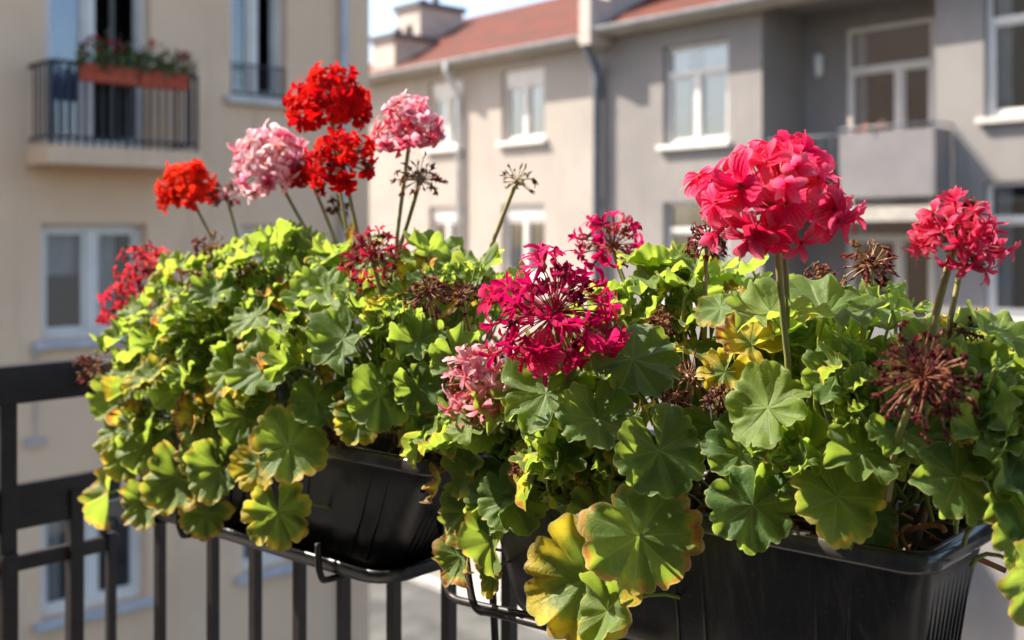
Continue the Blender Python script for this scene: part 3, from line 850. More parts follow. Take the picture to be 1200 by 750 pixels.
def planter(L0, L1, t0, t1, label, H=0.163, W=0.19, tray=False):
    """t0/t1: how far the floor is drawn in at the near right / far left end"""
    p = empty('flower_box', BX((L0 + L1) / 2, W / 2, -H)); tag(p, label, 'flower box', 'black plastic flower boxes on the railing')
    R = lambda ins0, ins1, insq, z, rad: [BX(a, b, z) for a, b in rrect(L0 + ins0, L1 - ins1, insq, W - insq, rad)]
    def S(f, extra, z, rad):                      # f: 0 rim .. 1 floor
        return R(t0 * f + extra, t1 * f + extra, 0.022 * f + extra, z, rad)
    wall = [S(0, 0.008, -0.016, 0.022), S(0.2, 0.009, -0.04, 0.026), S(0.6, 0.010, -0.10, 0.03), S(0.93, 0.010, -H + 0.012, 0.034), S(1.0, 0.016, -H, 0.03)]
    inner = [S(0.95, 0.014, -H + 0.008, 0.03), S(0, 0.012, -0.004, 0.02)]
    m = loft([inner[0], inner[1], S(0, 0.010, -0.003, 0.021)] + wall)
    body = m.build('body', 'black_plastic', p, smooth=True)
    rim = [S(0, 0.013, -0.006, 0.020), S(0, 0.012, 0.0, 0.021), S(0, 0.003, 0.001, 0.026), S(0, 0.0, -0.003, 0.028), S(0, -0.0015, -0.014, 0.029), S(0, 0.001, -0.018, 0.028), S(0, 0.007, -0.018, 0.022)]
    rm = loft(rim + [rim[0]], False).build('rim', 'worn_rim', p, smooth=True)
    # moulded ribs on the front and fine flutes on the near end
    k = 0; x = L0 + 0.075
    while x < L1 - 0.06:
        for dx in (0.0, 0.032):
            fr = []
            for f, z in ((0.1, -0.020), (0.5, -0.085), (0.93, -H + 0.012)):
                xx = x + dx + (t0 * (1 - (x - L0) / (L1 - L0)) - t1 * (x - L0) / (L1 - L0)) * f * 0.9
                fr.append(BX(xx, 0.022 * f + 0.0095, z))
            r = MB(); r.tube(fr, 0.0016, 6); r.build('rib', 'black_plastic', p, smooth=True)
        x += 0.16; k += 1
    for j in range(9):
        qq = 0.045 + 0.1 * j / 8
        fr = [BX(L0 + t0 * f + 0.0095, qq + (W / 2 - qq) * 0.18 * f, z) for f, z in ((0.1, -0.020), (0.5, -0.085), (0.93, -H + 0.012))]
        r = MB(); r.tube(fr, 0.0013, 5); r.build('flute', 'black_plastic', p, smooth=True)
    if tray:
        t = loft([R(t0 * 0.96 - 0.010, t1 * 0.96 - 0.010, 0.004, -H + 0.010, 0.036), R(t0 * 0.96 - 0.014, t1 * 0.96 - 0.014, 0.0, -H + 0.012, 0.038), R(t0 * 0.96 - 0.014, t1 * 0.96 - 0.014, 0.0, -H + 0.004, 0.038),
                  R(t0 * 0.96 + 0.002, t1 * 0.96 + 0.002, 0.014, -H - 0.012, 0.045)])
        t.build('drip_tray', 'black_plastic', p, smooth=True)
    # soil, uneven
    m = MB(); nx, ny = 40, 10; R2 = random.Random(3)
    for i in range(nx + 1):
        for j in range(ny + 1):
            m.v.append(tuple(BX(L0 + 0.02 + t0 * .15 + (L1 - L0 - 0.04 - .15 * (t0 + t1)) * i / nx, 0.02 + (W - 0.04) * j / ny, -0.042 + R2.uniform(-0.006, 0.008))))
    for i in range(nx):
        for j in range(ny):
            a = i * (ny + 1) + j; m.f.append((a, a + 1, a + ny + 2, a + ny + 1))
    m.build('soil', 'soil', p, smooth=True)
    return p
planter(0.0, 0.545, 0.02, 0.02, 'black plastic flower box with ribbed end under the magenta and coral geraniums')
planter(0.60, 1.36, 0.105, 0.03, 'black plastic flower box with drip tray under the red and pale pink geraniums', tray=True)

# ---- wire hangers
def hanger(pts, label, extra=()):
    m = MB(); m.tube(pts, 0.0046, 8)
    o = m.build('wire_hanger', 'dark_iron', None, smooth=True); tag(o, label, 'hanger', 'wire hangers holding the flower boxes')
    return o
def smooth_path(P, n=6):
    P = [Vector(p) for p in P]; out = []
    for i in range(len(P) - 1):
        a = P[max(i - 1, 0)]; b = P[i]; c = P[i + 1]; d = P[min(i + 2, len(P) - 1)]
        for k in range(n):
            s = k / n
            out.append(0.5 * ((2 * b) + (c - a) * s + (2 * a - 5 * b + 4 * c - d) * s * s + (3 * b - a - 3 * c + d) * s ** 3))
    out.append(P[-1]); return out
def hook(L, label, loop=True):
    """over the rail, down behind the box, forward under it, up at the front lip"""
    P = [BX(L, RAIL_Q + 0.03, -0.02), BX(L, RAIL_Q + 0.022, 0.030), BX(L, RAIL_Q - 0.03, 0.032), BX(L, 0.205, -0.03), BX(L, 0.197, -0.15), BX(L, 0.185, -0.182), BX(L, 0.02, -0.182), BX(L, -0.008, -0.172), BX(L, -0.012, -0.13)]
    return hanger(smooth_path(P), label)
for L, lab in ((1.24, 'wire hanger under the far end of the drip tray planter'), (1.13, 'wire hanger second from the far end of the drip tray planter'), (0.80, 'wire hanger close to the near corner of the drip tray planter')):
    hook(L, lab)
# the two wires standing off the near planter's far end
P = [at(512, 560, 0.10), at(518, 640, 0.06), at(522, 684, 0.03), at(531, 700, 0.025), at(556, 708, 0.02), at(640, 727, 0.02), at(760, 762, 0.02)]
hanger(smooth_path(P, 8), 'bent wire hanger standing off the far end of the ribbed planter, longer bend')
P = [at(540, 600, 0.04), at(546, 655, 0.01), at(553, 700, -0.005), at(561, 715, -0.008), at(580, 719, -0.008), at(660, 740, -0.008), at(760, 770, -0.008)]
hanger(smooth_path(P, 8), 'bent wire hanger standing off the far end of the ribbed planter, shorter bend')
P = [at(572, 610, 0.06), at(577, 690, 0.04), at(580, 745, 0.04), at(582, 800, 0.04)]
hanger(smooth_path(P, 8), 'straight wire hanger at the far end of the ribbed planter')

# ------------------------------------------------------------------ geranium meshes
def leaf_mesh(seed, ruffle=0.5, pleat=0.5, cup=0.15, fold=0.0, lobed=0.10):
    R = random.Random(seed)
    nphi, rings = 92, (0.0, 0.15, 0.32, 0.48, 0.63, 0.76, 0.86, 0.94, 1.0)
    ph = [R.uniform(0, 6.28) for _ in range(9)]
    off = Vector((R.uniform(0, 50), R.uniform(0, 50), R.uniform(0, 50)))
    gap = R.uniform(-0.02, 0.16)
    v, uv = [], []
    NL = 7
    lobew = [R.uniform(-1, 1) for _ in range(NL + 2)]
    plw = [R.uniform(0.3, 1.4) for _ in range(NL + 2)]
    mid = R.uniform(-0.35, 0.35)
    for j in range(nphi):
        s = j / (nphi - 1)                       # 0..1 round from sinus to sinus
        phi = -math.pi + gap + (2 * math.pi - 2 * gap) * s
        l = s * NL
        fr = l - math.floor(l)
        lob = abs(math.sin(math.pi * fr)) ** 0.5
        cren = abs(math.sin(math.pi * (fr * 3 + 0.12 * math.sin(9 * phi + ph[8])))) ** 0.55
        li = min(int(l), NL - 1)
        pw = plw[li] * (1 - fr) + plw[li + 1] * fr
        out = 0.88 + lobed * (lob - 0.6) * 1.3 + 0.075 * (cren - 0.5) + 0.06 * lobew[li] * lob + 0.05 * math.sin(2 * phi + ph[0]) + 0.04 * math.sin(3 * phi + ph[1])
        back = min(s, 1 - s)
        out *= 0.84 + 0.16 * min(1.0, back / 0.10) ** 0.6
        for i, r in enumerate(rings):
            rr = r * out
            x = rr * math.sin(phi); y = rr * math.cos(phi)
            z = pleat * 0.125 * pw * r ** 1.7 * math.cos(2 * math.pi * l)
            z += ruffle * 0.15 * r ** 2.6 * (math.sin(4 * phi + ph[2]) * 0.6 + math.sin(7 * phi + ph[3]) * 0.5 * r + math.sin(12 * phi + ph[4]) * 0.6 * r * r)
            z += cup * r * r
            z += 0.13 * r * r * math.sin(2 * phi + ph[5]) + 0.08 * r * math.sin(phi + ph[6])
            z += (0.05 + 0.07 * ruffle) * mnoise.noise(Vector((x, y, 0)) * 2.6 + off) * (0.3 + r)
            z += (0.018 + 0.03 * ruffle) * mnoise.noise(Vector((x, y, 0)) * 7.0 + off)
            if fold:
                xm = x - mid * 0.2
                z += abs(xm) * math.sin(fold) * (0.6 + 0.4 * math.sin(3 * y + ph[7])); x = xm * math.cos(fold) + mid * 0.2
            # curl of the very edge
            z -= 0.12 * max(0.0, (r - 0.72) / 0.28) ** 2 * (0.3 + 0.7 * math.sin(2.5 * phi + ph[7])) * (0.4 + ruffle)
            if ruffle > 1.0:
                x += 0.10 * r * r * math.sin(9 * phi + ph[3]); y += 0.10 * r * r * math.sin(8 * phi + ph[4])
            v.append((x, y, z)); uv.append((s, r))
    nr = len(rings); f = []
    for j in range(nphi - 1):
        for i in range(nr - 1):
            a = j * nr + i
            if i == 0: f.append((a, a + nr + 1, a + 1))
            else: f.append((a, a + nr, a + nr + 1, a + 1))
    me = bpy.data.meshes.new('leaf')
    me.from_pydata(v, [], f)
    lay = me.uv_layers.new(name='polar')
    for lp in me.loops: lay.data[lp.index].uv = uv[lp.vertex_index]
    for p in me.polygons: p.use_smooth = True
    me.materials.append(M['geranium_leaf'])
    me.update()
    return me
FLAT = [leaf_mesh(100 + k, 0.40 + 0.12 * (k % 4), 0.55 + 0.15 * (k % 3), 0.06 + 0.05 * (k % 3), 0.0, 0.09 + 0.02 * (k % 4)) for k in range(10)]
WAVY = [leaf_mesh(200 + k, 0.85 + 0.15 * (k % 3), 0.9, 0.20 + 0.08 * (k % 3), 0.10 * (k % 3), 0.12) for k in range(8)]
CURL = [leaf_mesh(300 + k, 1.5 + 0.25 * (k % 3), 1.3, 0.40, 0.25 + 0.12 * (k % 3), 0.15) for k in range(7)]
FOLD = [leaf_mesh(400 + k, 0.35, 0.7, 0.1, 0.75 + 0.15 * (k % 3), 0.10) for k in range(4)]

def petal_pts(length, width, lift, curl, ang, twist, R, nu=4, nv=5, notch=0.10):
    """one petal pointing along +X then turned by ang about Z; base at the origin"""
    pts, uvs = [], []
    for i in range(nv + 1):
        r = i / nv
        wid = width * (math.sin(math.pi * min(1.0, 0.10 + 0.74 * r)) ** 1.0) * (0.35 + 0.65 * min(1.0, r * 1.6))
        if i == nv: wid *= 0.86
        for j in range(nu + 1):
            s = j / nu * 2 - 1
            tip = 1.0
            if i >= nv - 1: tip = 1.0 - 0.16 * abs(s) ** 2.2 * (1 if i == nv else 0.3) - (notch * (1 - abs(s)) if i == nv else 0)
            x = length * r * tip; y = wid * 0.5 * s
            z = -abs(s) ** 2 * 0.0 + width * 0.22 * (abs(s) ** 2) * (1 - 0.6 * r)
            el = lift - curl * r
            # bend along the petal
            xx = x * math.cos(el) - z * math.sin(el); zz = x * math.sin(el) + z * math.cos(el)
            yy = y * math.cos(twist * r) - 0.0; zz += y * math.sin(twist * r)
            zz += R.uniform(-1, 1) * 0.025 * length * r
            pts.append(Vector((xx * math.cos(ang) - yy * math.sin(ang), xx * math.sin(ang) + yy * math.cos(ang), zz)))
            uvs.append((j / nu, r))
    return pts, uvs, nu, nv

def floret_mesh(seed, n=5, width=0.62, lift=0.55, curl=0.45, jit=0.15, layers=1):
    R = random.Random(seed)
    v, f, uv = [], [], []
    for lay in range(layers):
        for k in range(n):
            a = 2 * math.pi * (k + 0.5 * lay) / n + R.gauss(0, jit * 0.8)
            ln = (1.0 - 0.22 * lay) * R.uniform(0.88, 1.08)
            p, u_, nu, nv = petal_pts(ln, width * R.uniform(0.85, 1.12), lift + 0.35 * lay + R.gauss(0, jit), curl + R.gauss(0, jit), a, R.gauss(0, 0.35), R)
            b = len(v); v += [tuple(x) for x in p]; uv += u_
            for i in range(nv):
                for j in range(nu):
                    q = b + i * (nu + 1) + j; f.append((q, q + 1, q + nu + 2, q + nu + 1))
    # calyx tube below
    b = len(v); N = 6
    for (z, r) in ((-0.38, 0.04), (-0.15, 0.085), (0.05, 0.10)):
        for j in range(N): v.append((r * math.cos(2 * math.pi * j / N), r * math.sin(2 * math.pi * j / N), z)); uv.append((0.5, 0.05))
    for k in range(2):
        for j in range(N): f.append((b + k * N + j, b + k * N + (j + 1) % N, b + (k + 1) * N + (j + 1) % N, b + (k + 1) * N + j))
    # stamens
    b = len(v)
    for k in range(3):
        a = R.uniform(0, 6.28); x, y = 0.10 * math.cos(a), 0.10 * math.sin(a); c = len(v)
        v += [(0.02, 0, 0), (-0.02, 0, 0), (x - 0.015, y, 0.34), (x + 0.02, y, 0.34)]; uv += [(0.5, 0.0)] * 4; f.append((c, c + 1, c + 2, c + 3))
    me = bpy.data.meshes.new('floret'); me.from_pydata(v, [], f)
    lay = me.uv_layers.new(name='polar')
    for lp in me.loops: lay.data[lp.index].uv = uv[lp.vertex_index]
    for p in me.polygons: p.use_smooth = True
    me.materials.append(M['geranium_petal']); me.update()
    return me

def wither_mesh(seed, petals=4, spread=0.35):
    """dried floret: pointed calyx with crumpled petal remnants"""
    R = random.Random(seed); v, f = [], []
    N = 6; prof = ((-0.45, 0.035), (-0.30, 0.11), (-0.05, 0.15), (0.2, 0.10), (0.42, 0.05), (0.62, 0.012))
    for (z, r) in prof:
        for j in range(N):
            a = 2 * math.pi * j / N; k = r * R.uniform(0.75, 1.3); v.append((k * math.cos(a), k * math.sin(a), z))
    for k in range(len(prof) - 1):
        for j in range(N): f.append((k * N + j, k * N + (j + 1) % N, (k + 1) * N + (j + 1) % N, (k + 1) * N + j))
    for q in range(petals):
        a = R.uniform(0, 6.28); ln = R.uniform(0.30, 0.80); el = R.uniform(0.6, 1.45) if R.random() > spread else R.uniform(-0.2, 0.6)
        b = len(v); w = R.uniform(0.09, 0.20)
        d = Vector((math.cos(a) * math.cos(el), math.sin(a) * math.cos(el), math.sin(el))); s = d.cross(Vector((0, 0, 1)))
        s = s.normalized() if s.length > 0.01 else Vector((1, 0, 0)); h = d.cross(s)
        for i in range(5):
            r = i / 4; o = h * R.gauss(0, 0.09) + s * R.gauss(0, 0.09); tw = R.gauss(0, 1.1)
            c = d * ln * r + Vector((0, 0, 0.05)) + o; ww = w * (0.3 + math.sin(math.pi * min(1, r * 0.9 + 0.1)))
            sv = (s * math.cos(tw) + h * math.sin(tw)) * ww
            v += [tuple(c - sv), tuple(c + h * ww * 0.5), tuple(c + sv)]
        for i in range(4):
            for j in range(2): x = b + i * 3 + j; f.append((x, x + 1, x + 4, x + 3))
    me = bpy.data.meshes.new('withered_floret'); me.from_pydata(v, [], f)
    for p in me.polygons: p.use_smooth = True
    me.materials.append(M['withered_floret']); me.update()
    return me

OPEN = [floret_mesh(k, 5, 0.80, 0.30, 0.38, 0.17) for k in range(6)]
STAR = [floret_mesh(20 + k, 5, 0.40, 0.62, 0.55, 0.22) for k in range(5)]
HALF = [floret_mesh(40 + k, 5, 0.46, 1.05, 0.35, 0.16) for k in range(4)]
DOUB = [floret_mesh(60 + k, 5, 0.62, 0.40, 0.45, 0.28, 1 + k % 2) for k in range(5)]
WITH = [wither_mesh(80 + k, 4 + k % 3) for k in range(8)]
SEED = [wither_mesh(95 + k, k % 2) for k in range(4)]
THIN = [floret_mesh(120 + k, 5, 0.27, 0.85, 0.5, 0.3) for k in range(5)]
KIND = {'thin': THIN, 'open': OPEN, 'star': STAR, 'half': HALF, 'double': DOUB, 'with': WITH, 'seed': SEED}

def frame(n, tip):
    z = n.normalized(); y = tip - z * tip.dot(z)
    if y.length < 1e-4: y = z.orthogonal()
    y.normalize(); x = y.cross(z)
    return Matrix((x, y, z)).transposed()

class Plant:
    def __init__(self, L, label, q=0.10):
        self.root = empty('geranium', BX(L, q, -0.045)); tag(self.root, label, 'plant', 'geraniums growing in the flower boxes')
        self.inv = Matrix.Translation(-self.root.location)
        self.L, self.q = L, q
        self.pet = MB(); self.count = 0
        self.tops = []
    def base(self): return self.root.location.copy()
    def put(self, name, me, mat4, parent=None):
        o = bpy.data.objects.new(name, me); COL.objects.link(o)
        p = parent or self.root
        o.parent = p
        o.matrix_parent_inverse = parent_world(p).inverted()
        o.matrix_world = mat4
        o.matrix_basis = mat4
        return o
    def leaf(self, pos, nrm, tip, rad, me, col, petiole=True):
        m3 = frame(nrm, tip)
        mt = Matrix.Translation(pos) @ m3.to_4x4() @ Matrix.Scale(rad, 4)
        o = self.put('leaf', me, mt); o.color = (col[0], col[1], col[2], 1.0)
        self.count += 1
        if petiole:
            l = (pos - C0).dot(U)
            end = BX(self.L + (l - self.L) * 0.55, 0.10 + 0.25 * ((pos - C0).dot(V) - 0.10), min(pos.z - RZ - 0.03, max(-0.03, (pos.z - RZ) * 0.45 - 0.02)))
            z = m3.col[2]
            p1 = pos - z * 0.03 - m3.col[1] * 0.03 + (end - pos) * 0.25
            self.pet.tube(bez(pos - z * 0.001, p1, end, 5), [0.0016, 0.0016, 0.0018, 0.002, 0.0022, 0.0025], 5, False)
        return o
    def stems(self, tops):
        for tp in tops:
            b = self.base() + U * rng.uniform(-0.03, 0.03) + V * rng.uniform(-0.02, 0.02)
            mid = (b + tp) / 2 + Vector((rng.uniform(-.03, .03), rng.uniform(-.03, .03), rng.uniform(-.03, 0.0)))
            m = MB(); m.tube(bez(b, mid, tp, 7), [0.0065 - 0.0004 * k for k in range(8)], 7); m.build('stem', 'stem_wood', self.root, smooth=True)
    def finish(self):
        if self.pet.v:
            o = self.pet.build('petioles', 'petiole_green', self.root, smooth=True); o['kind'] = 'stuff'

    def head(self, px, py, q, rpx, axis, n, maxang, kinds, cols, fl, stalk=None, smat='stem_green', srad=0.0028, inner=0.62, ped=(0.25, 0.10, 0.04), seed=None, droop=0.0, minang=0.0, squash=1.0):
        """an umbel: hub at a photo position on depth plane q; axis given as (right, up, toward camera)"""
        R = random.Random(seed if seed is not None else int(px * 7 + py))
        hub = at(px, py, q); k = pxm(hub); rad = rpx * k; flr = fl * k
        ax = Vector((axis[0], -axis[2], axis[1])).normalized()
        x = ax.orthogonal().normalized(); y = ax.cross(x)
        m = MB()
        hd = None
        items = []
        ga = math.pi * (3 - math.sqrt(5))
        c0, c1 = math.cos(minang), math.cos(maxang)
        for i in range(n):
            ct = c0 + (c1 - c0) * (i + 0.5) / n
            th = math.acos(max(-1, min(1, ct))) + R.gauss(0, 0.09); a = i * ga + R.gauss(0, 0.12)
            d = (ax * math.cos(th) + (x * math.cos(a) + y * math.sin(a)) * math.sin(th))
            d = Vector((d.x, d.y, d.z * squash - droop * max(0.0, math.sin(th)))).normalized()
            kind = R.choices([kk for kk, _ in kinds], [w for _, w in kinds])[0]
            ln = rad * inner * R.uniform(0.80, 1.14) * (1.0 + 0.30 * mnoise.noise(d * 1.6 + Vector((px, py, 0))))
            if kind in ('with', 'seed'): ln *= R.uniform(0.58, 1.12)
            tipp = hub + d * ln + Vector((0, 0, -0.10 * ln * math.sin(th)))
            mid = hub + d * ln * 0.55 + Vector((R.gauss(0, .07), R.gauss(0, .07), 0.05 + R.gauss(0, .07))) * ln
            m.tube(bez(hub, mid, tipp, 4), [0.0010, 0.0007, 0.0006, 0.0007, 0.0010], 5, False)
            items.append((tipp, (tipp - mid).normalized(), kind))
        m.tube([hub - ax * 0.006, hub, hub + ax * 0.004], [0.003, 0.0055, 0.003], 7)
        head = m.build('flower_head', 'pedicel', self.root, smooth=True)
        head.color = ped + (1.0,)
        for tipp, d, kind in items:
            nr = (d + Vector((R.gauss(0, .22), R.gauss(0, .22), R.gauss(0, .22)))).normalized()
            if kind in ('with', 'seed'):
                nr = (nr * 0.7 + Vector((R.gauss(0, .55), R.gauss(0, .55), R.gauss(-0.5, .5)))).normalized() if kind == 'with' else (nr + Vector((R.gauss(0, .3), R.gauss(0, .3), -0.2))).normalized()
            s = flr * R.uniform(0.85, 1.12) * {'open': 1, 'star': 0.95, 'thin': 1.0, 'half': 0.9, 'double': 0.85, 'with': 0.80, 'seed': 0.62}[kind]
            t = Vector((R.gauss(0, 1), R.gauss(0, 1), R.gauss(0, 1)))
            mt = Matrix.Translation(tipp + nr * 0.10 * s) @ frame(nr, t).to_4x4() @ Matrix.Scale(s, 4)
            o = self.put('floret', R.choice(KIND[kind]), mt, head)
            c = R.choice(cols[kind] if isinstance(cols, dict) else cols)
            j = R.uniform(0.85, 1.12)
            o.color = (min(1, c[0] * j), c[1] * j * R.uniform(0.85, 1.15), c[2] * j * R.uniform(0.85, 1.15), c[3] if len(c) > 3 else 1.0)
        if stalk:
            e = at(*stalk)
            md = (hub + e) / 2 + (hub - e).cross(Vector((0, 1, 0))).normalized() * (hub - e).length * R.uniform(-0.04, 0.04)
            low = e + (e - hub).normalized() * 0.03 + Vector((0, 0, -0.03))
            st = MB(); st.tube(bez(hub, md, e, 8) + [low], [srad * 1.15] + [srad] * 8 + [srad * 1.2], 8)
            st.build('flower_stalk', smat, self.root, smooth=True)
        return head

PLANTS = {
    'p1': Plant(1.30, 'geranium with orange red blooms spilling over the far end of the drip tray planter'),
    'p2': Plant(1.00, 'geranium with two tall scarlet flower heads in the drip tray planter'),
    'p3': Plant(0.72, 'geranium with pale pink flower heads and dry brown umbels in the drip tray planter'),
    'r1': Plant(0.46, 'geranium with magenta flower head and small salmon head in the ribbed planter'),
    'r2': Plant(0.27, 'geranium between the magenta and coral ones, yellowing leaves and dried umbels'),
    'r3': Plant(0.09, 'geranium with large coral pink flower head near the ribbed planter end'),
}
LEFT = ['p1', 'p2', 'p3']; RIGHT = ['r1', 'r2', 'r3']
def nearest(L, names): return min((PLANTS[k] for k in names), key=lambda p: abs(p.L - L))

